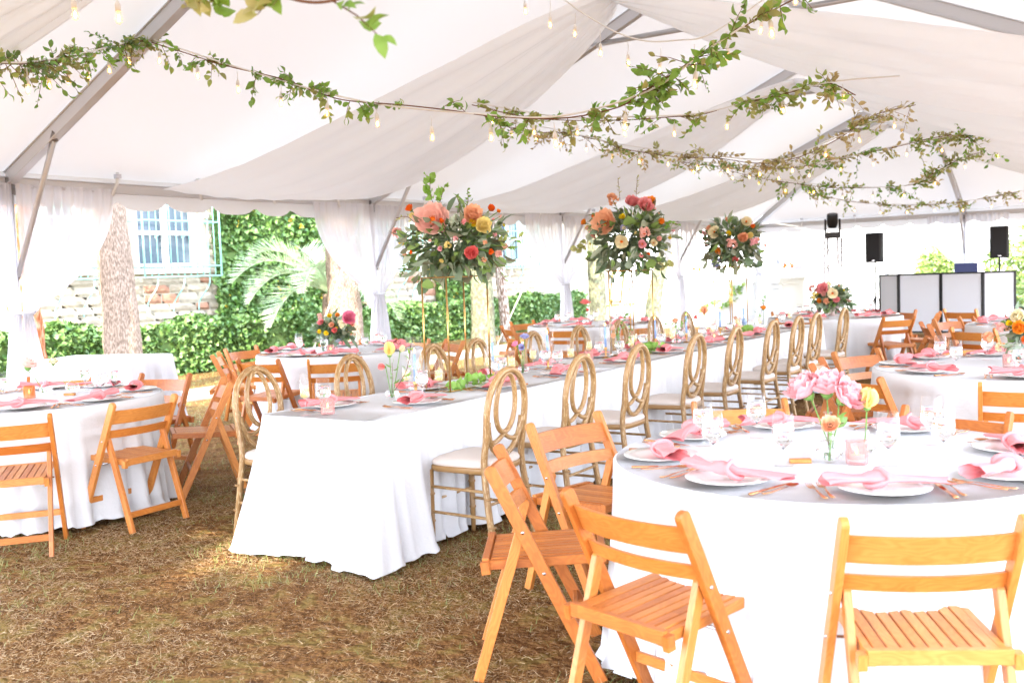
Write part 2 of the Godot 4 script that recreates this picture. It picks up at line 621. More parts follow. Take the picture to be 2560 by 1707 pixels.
func make_tent() -> void:
	var t := thing("frame_tent", "white frame tent with aluminium rafters, scalloped valance and legs", "tent", Vector3.ZERO)
	var an := A0 - BAY
	var af := A0 + 4 * BAY
	var rb := 2 * RIDGE_B - EAVE_B
	# roof fabric, one panel per bay and slope, drawn a little in between the frames
	for side in [-1, 1]:
		for k in range(0, 5):
			var st := ST()
			var g := []
			for i in 17:
				var row := []
				var fa := i / 16.0
				var a := an + (k + fa) * BAY
				for j in 15:
					var fb := j / 14.0
					var lim := 1.0
					if k == 0:
						lim = fa
					elif k == 4:
						lim = 1.0 - fa
					fb *= maxf(lim, 0.002)
					var b := EAVE_B - 0.05 + fb * (BAY + 0.05)
					var wr := 0.014 * sin(fb * 9.0 + sin(fa * 5.0) * 2.0) * sin(PI * fa)
					var y := roof_y(a, b) + 0.055 - 0.05 * sin(PI * fa) * sin(PI * fb) + wr * sin(PI * minf(fb * 1.0, 1.0))
					row.append(V(a, b if side < 0 else 2 * RIDGE_B - b, y))
				g.append(row)
			grid(st, g)
			part(t, "roof_panel", fin(st), M.vinyl)
	for e in [0, 1]:
		var st := ST()
		var g := []
		for i in 25:
			var row := []
			for j in 13:
				var fb := j / 12.0
				var a := (af + 0.05 - fb * (BAY + 0.05)) if e else (an - 0.05 + fb * (BAY + 0.05))
				var b := lerpf(EAVE_B, rb, i / 24.0)
				b = lerpf(b, RIDGE_B, fb * 0.999)
				var y := EAVE_Y + (RIDGE_Y - EAVE_Y) * fb + 0.055 - 0.05 * sin(PI * fb) * sin(PI * i / 24.0)
				row.append(V(a, b, y))
			g.append(row)
		grid(st, g)
		part(t, "roof_panel", fin(st), M.vinyl)
	# rafters, ties, legs, braces
	for k in 4:
		var a := A0 + k * BAY
		for s in [-1, 1]:
			var eb := EAVE_B if s < 0 else rb
			beam(t, "rafter", V(a, eb, EAVE_Y), V(a, RIDGE_B, RIDGE_Y), true)
		part(t, "collar_tie", tube_mesh([V(a, RIDGE_B - 1.45, 3.83), V(a, RIDGE_B + 1.45, 3.83)], 0.028, 8), M.alu)
	for k in 3:
		beam(t, "ridge_beam", V(A0 + k * BAY, RIDGE_B, RIDGE_Y - 0.02), V(A0 + (k + 1) * BAY, RIDGE_B, RIDGE_Y - 0.02), false)
	for e in [[an, A0], [af, A0 + 3 * BAY]]:
		for eb in [EAVE_B, rb, RIDGE_B]:
			beam(t, "hip_rafter", V(e[0], eb, EAVE_Y), V(e[1], RIDGE_B, RIDGE_Y), true)
		for s in [[EAVE_B, RIDGE_B], [RIDGE_B, rb]]:
			beam(t, "eave_beam", V(e[0], s[0], EAVE_Y - 0.03), V(e[0], s[1], EAVE_Y - 0.03), false)
	for k in 5:
		for eb in [EAVE_B, rb]:
			beam(t, "eave_beam", V(an + k * BAY, eb, EAVE_Y - 0.03), V(an + (k + 1) * BAY, eb, EAVE_Y - 0.03), false)
	var legs := []
	for k in 6:
		for eb in [EAVE_B, rb]:
			legs.append([an + k * BAY, eb, 0.0, 1.0 if eb < RIDGE_B else -1.0])
	legs.append([af, RIDGE_B, -1.0, 0.0])
	for l in legs:
		var pole := part(t, "tent_leg", tube_mesh([V(l[0], l[1], -0.01), V(l[0], l[1], EAVE_Y - 0.05)], 0.034, 10), M.alu)
		part(pole, "base_plate", box_mesh(V(l[0], l[1], 0.006), Vector3(0.16, 0.01, 0.16)), M.alu_dark)
		part(pole, "corner_fitting", tube_mesh([V(l[0], l[1], EAVE_Y - 0.16), V(l[0], l[1], EAVE_Y - 0.02)], 0.052, 8), M.alu_dark)
		if l[0] > an + 0.1 and l[0] < af - 0.1 or l[2] != 0.0:
			var top: Vector3 = V(l[0] + l[2] * 0.69, l[1] + l[3] * 0.69, EAVE_Y + 0.225)
			var bot: Vector3 = V(l[0] + l[2] * 0.045, l[1] + l[3] * 0.045, 1.62)
			var br := part(t, "brace", tube_mesh([bot, top], 0.023, 8), M.alu)
			part(br, "brace_end", tube_mesh([top, top + (top - bot).normalized() * 0.07], 0.033, 8), M.alu_dark)
			part(br, "brace_end", tube_mesh([bot - (top - bot).normalized() * 0.05, bot], [0.012, 0.026], 8), M.alu_dark)
	# scalloped valance, one strip per bay
	for k in 5:
		for eb in [EAVE_B - 0.045, rb + 0.045]:
			valance(t, V(an + k * BAY, eb, 0), V(an + (k + 1) * BAY, eb, 0))
	for e in [an - 0.045, af + 0.045]:
		valance(t, V(e, EAVE_B, 0), V(e, RIDGE_B, 0))
		valance(t, V(e, RIDGE_B, 0), V(e, rb, 0))
	# webbing ties and ratchets along the left and far eave beams
	for k in range(1, 5):
		for f in [0.22, 0.42, 0.62, 0.85]:
			tie_strap(t, V(an + (k + f) * BAY, EAVE_B + 0.05, EAVE_Y))
	for f in [0.12, 0.25, 0.37, 0.5, 0.66, 0.8]:
		tie_strap(t, V(af - 0.05, lerpf(EAVE_B, rb, f), EAVE_Y))
	for k in 4:
		var w := V(A0 + k * BAY, EAVE_B - 0.06, 2.4)
		part(t, "guy_rope", tube_mesh([w, V(A0 + k * BAY + 0.2, EAVE_B - 1.6, 0.02)], 0.012, 5), M.cord)

func beam(t: Node, called: String, p0: Vector3, p1: Vector3, tall: bool) -> void:
	var st := ST(false)
	var d := (p1 - p0).normalized()
	var side := d.cross(Vector3.UP).normalized()
	var up := side.cross(d).normalized()
	var h := 0.105 if tall else 0.075
	plank(st, p0 - up * 0.02, p1 - up * 0.02, h, 0.045, up)
	plank(st, p0 - up * (0.02 + h / 2 + 0.008), p1 - up * (0.02 + h / 2 + 0.008), 0.078, 0.014, side, false, 0.003)
	plank(st, p0 - up * (0.022 - h / 2), p1 - up * (0.022 - h / 2), 0.07, 0.012, side, false, 0.003)
	part(t, called, fin(st), M.alu)

func valance(t: Node, p0: Vector3, p1: Vector3) -> void:
	var st := ST()
	var g := []
	var n := 96
	var L := (p1 - p0).length()
	var ph := R(0, 1)
	var out := (p1 - p0).normalized().cross(Vector3.UP)
	for i in n + 1:
		var f := float(i) / n
		var w := fposmod(f * L / 0.56 + ph, 1.0)
		var dip := pow(absf(w - 0.5) * 2.0, 3.5)
		var low := EAVE_Y - 0.25 + 0.085 * dip
		var row := []
		for j in 6:
			var y := lerpf(EAVE_Y + 0.06, low, j / 5.0)
			row.append(p0.lerp(p1, f) + Vector3.UP * y + out * 0.02 * sin(f * L * 7.0 + ph * 9.0) * j / 5.0)
		g.append(row)
	grid(st, g)
	part(t, "valance", fin(st), M.valance)

func tie_strap(t: Node, p: Vector3) -> void:
	var st := ST()
	var d := R(-0.12, 0.12)
	tube(st, [p + Vector3(0.02, 0.09, 0), p + Vector3(0.04, -0.02, d * 0.3), p + Vector3(0.03, -0.13, d)], [0.018, 0.016, 0.018], 6, 0.15)
	part(t, "tie_strap", fin(st), M.cord)
	part(t, "ratchet", box_mesh(p + Vector3(0.02, 0.05, 0), Vector3(0.05, 0.04, 0.05)), M.steel)

# ---------------------------------------------------------------- hanging fabric
func curtain(pole: Vector3, along: Vector3, inward: Vector3, wl: float, wr: float, label: String) -> void:
	var t := thing("sheer_curtain", label, "curtain", pole, 0.0, "sheer curtains tied to the tent legs")
	for s in [-1.0, 1.0]:
		var st := ST()
		var w: float = wl if s < 0 else wr
		var ph := R(0, 9)
		var g := []
		for i in 65:
			var u := i / 64.0
			var col := []
			for j in 33:
				var v := j / 32.0
				var y := lerpf(EAVE_Y - 0.07, 0.015, v)
				var x: float
				var z: float
				var tv := (EAVE_Y - 0.07 - 1.30) / (EAVE_Y - 0.085)
				if v < tv:
					var q := v / tv
					var k := pow(q, 2.4)
					x = lerpf(0.02 + u * w, 0.01 + u * 0.075, k)
					z = (0.022 * sin(u * 62.0 + ph) + 0.012 * sin(u * 23.0 + ph * 2.0 + q * 2.0)) * (1.0 - k * 0.5) + 0.03 * k * sin(u * PI)
				else:
					var q := (v - tv) / (1.0 - tv)
					var k := pow(q, 0.7)
					x = lerpf(0.01 + u * 0.075, 0.0 + u * 0.27, k)
					z = lerpf(0.022 * sin(u * 62.0 + ph), 0.05 * sin(u * 26.0 + ph), k) + 0.03 * sin(u * PI)
				col.append(along * x * s + inward * (0.06 + z) + Vector3.UP * y)
			g.append(col)
		grid(st, g)
		part(t, "curtain_panel", fin(st), M.sheer)
	var ring := []
	for i in 16:
		var q := TAU * i / 16
		ring.append(along * cos(q) * 0.095 + inward * (0.05 + sin(q) * 0.085) + Vector3.UP * (1.3 + 0.01 * sin(q)))
	part(t, "tie_back", tube_mesh(ring, 0.018, 6, 0.5, true), M.swag)

func swag(am: float, side: float, a_lo: float, a_hi: float, label: String, gather := Vector3.INF) -> void:
	var st := ST()
	var ys := [[0.0, 3.58], [0.12, 3.36], [0.275, 3.08], [0.41, 2.87], [0.54, 2.69], [0.66, 2.55], [0.77, 2.46], [0.88, 2.42], [1.0, 2.42]]
	var g := []
	var ph := R(0, 6)
	for i in 49:
		var s := i / 48.0
		var y := 2.42
		for k in ys.size() - 1:
			if s >= ys[k][0] and s <= ys[k + 1][0]:
				y = lerpf(ys[k][1], ys[k + 1][1], (s - ys[k][0]) / (ys[k + 1][0] - ys[k][0]))
		var b := RIDGE_B + side * s * 4.5
		var row := []
		for j in 49:
			var q := j / 48.0
			var w := pow(s, 0.62)
			var lo := lerpf(-0.09, a_lo, w)
			var hi := lerpf(0.09, a_hi, w)
			var a := am + lerpf(lo, hi, q)
			if gather != Vector3.INF:
				a = lerpf(-gather.z, a, pow(s, 0.8))
			var tilt := -0.17 * (q * 2.0 - 1.0) * sin(PI * pow(s, 0.9))
			var fold := 0.022 * sin(q * 34.0 + ph + 2.0 * sin(s * 4.0)) * (1.0 - 0.75 * s) + 0.012 * sin(q * 71.0 + ph) * (1.0 - s)
			var belly := -0.10 * sin(PI * q) * sin(PI * minf(s * 1.1, 1.0)) - 0.05 * sin(PI * q) * s
			row.append(V(a, b, y + tilt + fold + belly))
		g.append(row)
	grid(st, g)
	var o := part(self, "ceiling_swag", fin(st), M.swag)
	tag(o, label, "drapery", "white swags under the tent roof")

func make_drapes() -> void:
	for k in 4:
		curtain(V(A0 + k * BAY, EAVE_B), Vector3(0, 0, -1), Vector3(1, 0, 0), [0.3, 1.05, 1.1, 1.0][k], [0.95, 0.62, 0.8, 0.9][k], ["white sheer curtain tied to the tent leg beside the amber votive table", "white sheer curtain tied back in front of the ivy wall and palm trunk", "white sheer curtain tied to the tent leg behind the coral dahlia table", "white sheer curtain tied to the tent leg near the white bar"][k])
	curtain(V(A0 + 4 * BAY, EAVE_B), Vector3(0, 0, -1), Vector3(1, 0, 0), 0.8, 0.1, "white sheer curtain at the far corner of the tent by the bar")
	curtain(V(A0 + 4 * BAY, RIDGE_B), Vector3(1, 0, 0), Vector3(0, 0, 1), 0.72, 0.85, "white sheer curtain tied to the end leg above the white booth")
	var names := ["first roof bay", "second roof bay", "third roof bay", "fourth roof bay"]
	swag(A0 + 0.5 * BAY, -1, -0.8, 1.25, "white swag draped to the eave before the tall ivy wall and barred window")
	swag(A0 + 0.5 * BAY, 1, -0.9, 1.3, "broad white swag sweeping above the round table with the orange ranunculus bouquet")
	swag(A0 + 1.5 * BAY, -1, -0.9, 1.2, "white swag draped to the eave above the round table with the coral dahlia")
	swag(A0 + 1.5 * BAY, 1, -0.9, 1.2, "white swag hanging behind the broadest swag, towards the loudspeakers")
	swag(A0 + 2.5 * BAY, -1, -0.9, 1.2, "white swag draped to the eave above the white bar and moving light")
	swag(A0 + 2.5 * BAY, 1, -0.9, 1.2, "white swag above the white booth, behind two other swags")
	swag(A0 - 0.5 * BAY, -1, -1.5, 0.2, "white swag running to the eave before the first rafter", V(3.6, RIDGE_B))

# ---------------------------------------------------------------- house, planting, things outside the tent
func leaf_mesh(kind := "oval") -> ArrayMesh:
	var key := "leaf_" + kind
	if meshes.has(key):
		return meshes[key]
	var st := ST()
	var prof: Array = {"oval": [0.0, 0.20, 0.27, 0.20, 0.0], "round": [0.05, 0.40, 0.50, 0.38, 0.0], "long": [0.0, 0.11, 0.14, 0.10, 0.0], "ivy": [0.12, 0.50, 0.40, 0.22, 0.0]}[kind]
	var pts := []
	for i in 5:
		var t := i / 4.0
		var z := 0.16 * sin(t * PI) - 0.10 * t
		pts.append([Vector3(-prof[i], t, z + prof[i] * 0.35), Vector3(0, t, z), Vector3(prof[i], t, z + prof[i] * 0.35)])
	for i in 4:
		quad(st, pts[i][0], pts[i][1], pts[i + 1][1], pts[i + 1][0])
		quad(st, pts[i][1], pts[i][2], pts[i + 1][2], pts[i + 1][1])
	meshes[key] = fin(st)
	return meshes[key]

func rand_basis(dir: Vector3, size: float) -> Basis:
	var y := dir.normalized()
	var x := y.cross(Vector3(R(-1, 1), R(-1, 1), R(-1, 1))).normalized()
	return Basis(x, y, x.cross(y)).scaled_local(Vector3.ONE * size)

func bark_mat(c0: Color, c1: Color, seed_: int, sx: float, sy: float) -> StandardMaterial3D:
	var m := mat(Color.WHITE, 0.95, 0.0, 0.2)
	var n := noise(seed_, 1.0, 4)
	m.albedo_texture = img_tex(256, 256, func(x, y):
		var u: float = cos(x * TAU / 256.0)
		var w: float = sin(x * TAU / 256.0)
		var k := n.get_noise_3d(u * sx, w * sx, y * sy / 256.0)
		return c0.lerp(c1, clampf(0.5 + k * 1.5, 0.0, 1.0)))
	m.heightmap_enabled = false
	return m

func trunk_mesh(path: Array, rad: Array, rough: float, seed_: int) -> ArrayMesh:
	var n := noise(seed_, 1.0, 3)
	var pts := bez(path, 10)
	var st := ST()
	var segs := 22
	var rings := []
	for i in pts.size():
		var f := float(i) / (pts.size() - 1) * (rad.size() - 1)
		var r := lerpf(rad[int(f)], rad[mini(int(f) + 1, rad.size() - 1)], f - int(f))
		var ring := []
		for k in segs + 1:
			var q := TAU * k / segs
			var rr := r * (1.0 + rough * n.get_noise_3d(cos(q) * 5.0, sin(q) * 5.0, pts[i].y * 2.5))
			ring.append([pts[i] + Vector3(cos(q) * rr, 0, sin(q) * rr), Vector2(float(k) / segs, pts[i].y * 0.7)])
		rings.append(ring)
	for i in pts.size() - 1:
		for k in segs:
			var A: Array = rings[i][k]
			var B: Array = rings[i][k + 1]
			var C: Array = rings[i + 1][k + 1]
			var D: Array = rings[i + 1][k]
			uvtri(st, [A[0], B[0], C[0]], [A[1], B[1], C[1]])
			uvtri(st, [A[0], C[0], D[0]], [A[1], C[1], D[1]])
	return fin(st)

func frond(root: Vector3, dir: Vector3, length: float, rise: float, droop: float, leaf: float) -> ArrayMesh:
	var st := ST()
	var pts := []
	for i in 15:
		var t := i / 14.0
		pts.append(root + dir * length * t * (1.0 - 0.15 * t) + Vector3.UP * (rise * t - droop * t * t))
	var rad := []
	for i in 15:
		rad.append(lerpf(0.018, 0.004, i / 14.0))
	tube(st, pts, rad, 5)
	for i in range(2, 60):
		var t := i / 60.0
		var f := t * 14.0
		var p: Vector3 = pts[int(f)].lerp(pts[mini(int(f) + 1, 14)], f - int(f))
		var d: Vector3 = (pts[mini(int(f) + 1, 14)] - pts[maxi(int(f) - 1, 0)]).normalized()
		var s := d.cross(Vector3.UP).normalized()
		var u := s.cross(d)
		for k in [-1.0, 1.0]:
			var L := leaf * sin(PI * clampf(t * 0.9 + 0.08, 0, 1)) * R(0.85, 1.1) + 0.06
			var o: Vector3 = (s * k * 0.62 + d * 0.55 + u * R(0.30, 0.55)).normalized()
			var q: Vector3 = p + o * L + Vector3.DOWN * L * L * 0.35
			var w := d * 0.011
			tri(st, p - w, p + w, p.lerp(q, 0.6) + w * 0.8)
			tri(st, p - w, p.lerp(q, 0.6) + w * 0.8, q)
	return fin(st)

func crown(parent: Node, c: Vector3, r: Vector3, n: int, size: float, cols: Array) -> void:
	var list := []
	var clumps := []
	for i in 26:
		var d := Vector3(R(-1, 1), R(-1, 1), R(-1, 1)).normalized() * pow(rng.randf(), 0.35)
		clumps.append(c + d * r)
	for i in n:
		var cc: Vector3 = clumps[rng.randi() % clumps.size()]
		var d := Vector3(R(-1, 1), R(-1, 1), R(-1, 1)).normalized() * pow(rng.randf(), 0.5)
		var p := cc + d * r * 0.32
		list.append([Transform3D(rand_basis(d + Vector3(0, R(-0.6, 0.2), 0), size * R(0.7, 1.3)), p), (cols[0] as Color).lerp(cols[1], rng.randf())])
	multi("crown", leaf_mesh("oval"), list, "", "", parent)

func make_surroundings() -> void:
	var wb := -14.7
	# house of pale stone with barred windows
	var h := thing("stone_house", "pale cream stone house with turquoise barred windows behind the tent", "house", V(16, wb))
	var mortar := mat(Color(0.68, 0.64, 0.57), 0.95)
	var org := V(16, wb)
	var wins := [[8.55, 9.75], [10.75, 12.05], [16.9, 18.2], [21.7, 23.0]]
	var y0 := 1.82
	var y1 := 3.95
	var wall := part(h, "wall", null, mortar)
	var ws := ST(false)
	box(ws, V(16, wb - 0.2, y0 / 2) - org, Vector3(0.4, y0, 24))
	box(ws, V(16, wb - 0.2, (y1 + 6.4) / 2) - org, Vector3(0.4, 6.4 - y1, 24))
	var edges := [4.0]
	for w in wins:
		edges.append(w[0])
		edges.append(w[1])
	edges.append(28.0)
	for i in range(0, edges.size(), 2):
		box(ws, V((edges[i] + edges[i + 1]) / 2, wb - 0.2, (y0 + y1) / 2) - org, Vector3(0.4, y1 - y0, edges[i + 1] - edges[i]))
	box(ws, V(16, wb - 2.6, 3.2) - org, Vector3(4.3, 6.4, 24))
	wall.mesh = fin(ws)
	var stone_mats := []
	for c in [Color(0.74, 0.69, 0.62), Color(0.78, 0.735, 0.665), Color(0.69, 0.63, 0.55), Color(0.76, 0.70, 0.61), Color(0.68, 0.49, 0.39)]:
		var sm := mat(Color.WHITE, 0.95)
		sm.albedo_texture = noise_tex(int(c.r * 1000), 0.02, [[0.0, c.darkened(0.12)], [1.0, c.lightened(0.08)]], 128)
		sm.uv1_triplanar = true
		sm.uv1_world_triplanar = true
		sm.uv1_scale = Vector3.ONE * 1.7
		stone_mats.append(sm)
	# three stone shapes with worn edges, one metre wide, shared by all the stones
	var shapes := []
	for k in 3:
		var st := ST(false)
		var g := []
		for i in 6:
			var row := []
			for j in 4:
				var e := (i == 0 or i == 5 or j == 0 or j == 3)
				row.append(Vector3(0.0 if e else R(0.55, 1.0), j / 3.0 - 0.5 + (R(-0.05, 0.05) if i > 0 and i < 5 else 0.0), i / 5.0 - 0.5 + (R(-0.03, 0.03) if j > 0 and j < 3 else 0.0)))
			g.append(row)
		grid(st, g)
		shapes.append(fin(st))
	var count := 0
	for zone in [[8.7, 12.42, 0.75, 3.3], [16.2, 18.9, 0.75, 2.6], [20.3, 23.4, 0.75, 2.3]]:
		var y: float = zone[2]
		while y < zone[3]:
			var hh := R(0.13, 0.19)
			var a: float = zone[0] - R(0, 0.3)
			while a < zone[1]:
				var L := R(0.28, 0.6)
				var inwin := false
				for w in wins:
					if a + L > w[0] - 0.1 and a < w[1] + 0.1 and y + hh > y0 - 0.05:
						inwin = true
				if not inwin and count < 300:
					var mi: int = rng.randi() % 4 if rng.randf() < 0.93 else 4
					part(wall, "stone", shapes[count % 3], stone_mats[mi], Transform3D(Basis.from_scale(Vector3(R(0.025, 0.05), hh - 0.018, L - 0.02)), V(a + L / 2, wb, y + hh / 2) - org))
					count += 1
				a += L
			y += hh
	for w in wins:
		var ac: float = (w[0] + w[1]) / 2
		var ww: float = w[1] - w[0]
		var win := part(h, "window", box_mesh(V(ac, wb - 0.16, (y0 + y1) / 2) - org, Vector3(0.02, y1 - y0, ww)), M.window_glass)
		var fs := ST(false)
		for s in [-1, 0, 1]:
			box(fs, V(ac + s * (ww / 2 - 0.04), wb - 0.1, (y0 + y1) / 2) - org, Vector3(0.09, y1 - y0, 0.085 if s == 0 else 0.08))
		for yy in [y0 + 0.05, y0 + 0.62, y0 + 1.2, y1 - 0.05]:
			box(fs, V(ac, wb - 0.103, yy) - org, Vector3(0.06, 0.07, ww - 0.1))
		part(win, "window_frame", fin(fs), M.white_paint)
		part(win, "window_sill", box_mesh(V(ac, wb + 0.05, y0 - 0.05) - org, Vector3(0.22, 0.09, ww + 0.2)), M.white_paint)
		# bowed iron grille with bars, rails and scrolled brackets
		var gb := wb + 0.40
		var gr := thing("window_grille", ["turquoise iron window grille partly hidden by the nearest palm trunk", "turquoise iron window grille beside the tall ivy, fully in view", "turquoise iron window grille behind the tallest flowers and pale trunk", "turquoise iron window grille farthest along the stone house"][wins.find(w)], "window grille", V(ac, gb))
		var o := V(ac, gb)
		var nb := 13
		for i in nb:
			var a := lerpf(w[0] - 0.16, w[1] + 0.16, i / (nb - 1.0))
			part(gr, "bar", tube_mesh([V(a, gb, 1.66) - o, V(a, gb, 3.95) - o], 0.011 if i > 0 and i < nb - 1 else 0.02, 5), M.turquoise)
		for yy in [1.66, 1.84, 2.62, 3.4]:
			part(gr, "rail", tube_mesh([V(w[0] - 0.16, wb, yy) - o, V(w[0] - 0.16, gb, yy) - o, V(w[1] + 0.16, gb, yy) - o, V(w[1] + 0.16, wb, yy) - o], 0.015, 5), M.turquoise)
		for i in 3:
			var a := lerpf(w[0] + 0.1, w[1] - 0.1, i / 2.0)
			var pp := []
			for q in 13:
				var f := q / 12.0
				pp.append(V(a, lerpf(gb - 0.02, wb + 0.04, f) + 0.06 * sin(f * TAU), lerpf(1.66, 1.05, f)) - o)
			part(gr, "bracket", tube_mesh(pp, 0.013, 5), M.turquoise)
			var curl := []
			for q in 14:
				var f := q * 0.55
				curl.append(V(a, gb + cos(f) * 0.05 * (1.0 - q / 18.0), 2.35 + sin(f) * 0.05 * (1.0 - q / 18.0)) - o)
			part(gr, "scroll", tube_mesh(curl, 0.008, 4), M.turquoise)
	# ivy and clipped hedge
	var core := mat(Color(0.33, 0.42, 0.21), 0.95)
	for e in [[12.35, 16.25, 5.2, "glossy green ivy climbing the stone wall right beside the barred window"], [18.95, 20.35, 2.1, "low patch of green ivy on the house wall behind the mossy trunk"]]:
		var iv := thing("climbing_ivy", e[3], "ivy", V((e[0] + e[1]) / 2, wb))
		var oo := V((e[0] + e[1]) / 2, wb)
		part(iv, "stem_mat", box_mesh(V((e[0] + e[1]) / 2, wb + 0.03, e[2] / 2) - oo, Vector3(0.08, e[2], e[1] - e[0] - 0.1)), core)
		var list := []
		for i in int((e[1] - e[0]) * e[2] * 430):
			var a := R(e[0] - 0.05, e[1] + 0.05)
			var y := R(0.0, e[2])
			var bulge := 0.10 + 0.09 * sin(a * 3.1) * sin(y * 2.3 + a)
			var d := Vector3(R(0.2, 1.0), R(-1.0, -0.1), R(-0.8, 0.8))
			list.append([Transform3D(rand_basis(d, R(0.07, 0.13)), V(a, wb + bulge + R(-0.05, 0.07), y) - oo), Color(0.06, 0.15, 0.03).lerp(Color(0.17, 0.28, 0.075), rng.randf()) if rng.randf() < 0.985 else Color(0.6, 0.45, 0.05)])
		multi("foliage", leaf_mesh("ivy"), list, "", "", iv)
	var hd := thing("clipped_hedge", "low clipped ivy hedge along the foot of the stone house", "hedge", V(14.5, -14.2))
	var ho := V(14.5, -14.2)
	part(hd, "core", box_mesh(V(14.5, -14.25, 0.41) - ho, Vector3(0.5, 0.78, 21)), core)
	var hl := []
	for i in 17000:
		var a := R(4.0, 25.0)
		var f := rng.randf()
		var lump := 0.05 * sin(a * 2.3) + 0.04 * sin(a * 5.1)
		var p := V(a, R(-14.5, -13.98), 0.84 + lump + R(-0.06, 0.07)) if f < 0.4 else V(a, -13.96 + lump + R(-0.08, 0.05), R(0.0, 0.86))
		var d := Vector3(R(0.0, 1.0), R(-0.9, 0.5), R(-0.9, 0.9))
		hl.append([Transform3D(rand_basis(d, R(0.06, 0.12)), p - ho), Color(0.06, 0.145, 0.03).lerp(Color(0.17, 0.27, 0.08), rng.randf())])
	multi("foliage", leaf_mesh("ivy"), hl, "", "", hd)
	# trunks
	var palm_bark := bark_mat(Color(0.41, 0.35, 0.30), Color(0.61, 0.54, 0.48), 5, 4.0, 26.0)
	palm_bark.uv1_scale = Vector3(3, 0.8, 1)
	var red_bark := bark_mat(Color(0.50, 0.28, 0.16), Color(0.66, 0.52, 0.42), 8, 3.0, 10.0)
	var moss_bark := bark_mat(Color(0.37, 0.35, 0.29), Color(0.50, 0.52, 0.41), 13, 3.0, 14.0)
	var grey_bark := bark_mat(Color(0.42, 0.33, 0.27), Color(0.78, 0.74, 0.70), 21, 2.5, 10.0)
	var leafc := [Color(0.07, 0.13, 0.03), Color(0.20, 0.28, 0.08)]
	var pt := thing("palm_tree", "palm tree with thick fibrous grey brown trunk beside the tent curtain", "palm tree", V(8.45, -12.0))
	part(pt, "trunk", trunk_mesh([Vector3(0.05, -0.05, 0.05), Vector3(0, 1.2, 0), Vector3(-0.06, 2.6, 0.04), Vector3(-0.1, 5.0, 0.12), Vector3(-0.1, 7.5, 0.2)], [0.27, 0.235, 0.22, 0.19, 0.16], 0.10, 3), palm_bark)
	for i in 12:
		var q := TAU * i / 12.0
		part(pt, "frond", frond(Vector3(-0.1, 7.5, 0.2), Vector3(cos(q), 0, sin(q)), 2.2, 1.5, 2.6, 0.5), M.leafs[1])
	var trees := [
		["tree with peeling orange brown bark beyond the amber votive table", V(6.75, -11.4), [0.20, 0.17, 0.14], 0.0, red_bark, 5.5],
		["thick palm trunk behind the tied curtain and low bouquet", V(12.5, -11.6), [0.30, 0.26, 0.24], 0.0, palm_bark, 6.0],
		["straight tree trunk mottled with green lichen behind the tall flowers", V(17.1, -12.0), [0.26, 0.22, 0.2], 0.1, moss_bark, 6.0],
		["slim pale tree trunk next to the lichen covered trunk", V(18.5, -12.4), [0.12, 0.11, 0.1], -0.25, grey_bark, 5.5],
		["lichen covered tree trunk behind the coral dahlia table", V(22.9, -12.4), [0.24, 0.2, 0.17], 0.0, moss_bark, 6.5],
		["leaning mottled tree trunk behind the gold framed mirror", V(27.7, -13.0), [0.26, 0.2, 0.17], 1.1, moss_bark, 6.0]]
	for e in trees:
		var tr := thing("palm_trunk_tree" if e[4] == palm_bark else "tree", e[0], "tree", e[1])
		var lean: float = e[3]
		part(tr, "trunk", trunk_mesh([Vector3(-lean * 0.1, -0.05, 0), Vector3(0, 0.8, 0), Vector3(lean * 0.3, 2.0, 0.05), Vector3(lean * 0.5, 3.6, 0), Vector3(lean * 0.4, e[5], 0)], e[2], 0.14, rng.randi() % 99), e[4])
		for k in 3:
			var q := TAU * k / 3.0 + lean
			part(tr, "limb", tube_mesh([Vector3(lean * 0.45, 3.4 + k * 0.4, 0), Vector3(lean * 0.4 + cos(q) * 0.7, 4.3 + k * 0.4, sin(q) * 0.7), Vector3(lean * 0.4 + cos(q) * 1.5, 5.2 + k * 0.4, sin(q) * 1.5)], [0.09, 0.06, 0.03], 7), e[4])
		crown(tr, Vector3(lean * 0.4, e[5], 0), Vector3(2.1, 1.2, 2.1), 1500, 0.17, leafc)
	# feathery small palm in front of the ivy
	var pn := thing("feather_palm", "feathery pale green palm arching before the ivy wall", "palm", V(12.9, -12.3))
	part(pn, "trunk", trunk_mesh([Vector3(0, -0.03, 0), Vector3(0, 0.6, 0), Vector3(0, 1.27, 0)], [0.22, 0.18, 0.14], 0.15, 31), palm_bark)
	var fr_mat := back(mat(Color(0.68, 0.75, 0.60), 0.6), Color(0.45, 0.52, 0.36))
	for e in [[2.75, 1.95, 1.7, 1.45], [2.45, 2.1, 2.2, 1.6], [2.1, 1.6, 2.3, 1.3], [3.1, 1.7, 1.0, 1.15], [1.5, 1.2, 2.2, 1.2], [0.7, 1.4, 2.0, 1.5], [0.1, 1.5, 1.3, 1.3], [5.6, 1.6, 1.2, 1.4], [4.6, 1.4, 1.6, 1.5], [3.9, 1.5, 1.9, 1.5]]:
		# heading measured from the tent's long axis, anticlockwise seen from above, so that about 2.5 points back along the tent
		var dir := V(cos(e[0]), -sin(e[0]) * 0.45, 0).normalized()
		part(pn, "frond", frond(Vector3(0, 1.25, 0), dir, e[1], e[2], e[3] + 0.35, 0.52), fr_mat)
	# cloth covered table on the lawn
	var ot := thing("garden_table", "small table under a white cloth on the lawn outside the tent", "table", V(6.45, -9.55), 0.35)
	part(ot, "tablecloth", rect_cloth(0.62, 0.40, 0.755, 0.04, 0.10, 91), M.linen2)
	part(ot, "table_top", box_mesh(Vector3(0, 0.735, 0), Vector3(1.2, 0.025, 0.76)), M.white_paint)
	for sx in [-1, 1]:
		for sz in [-1, 1]:
			part(ot, "leg", tube_mesh([Vector3(0.5 * sx, 0, 0.3 * sz), Vector3(0.5 * sx, 0.73, 0.3 * sz)], 0.016, 6), M.alu)
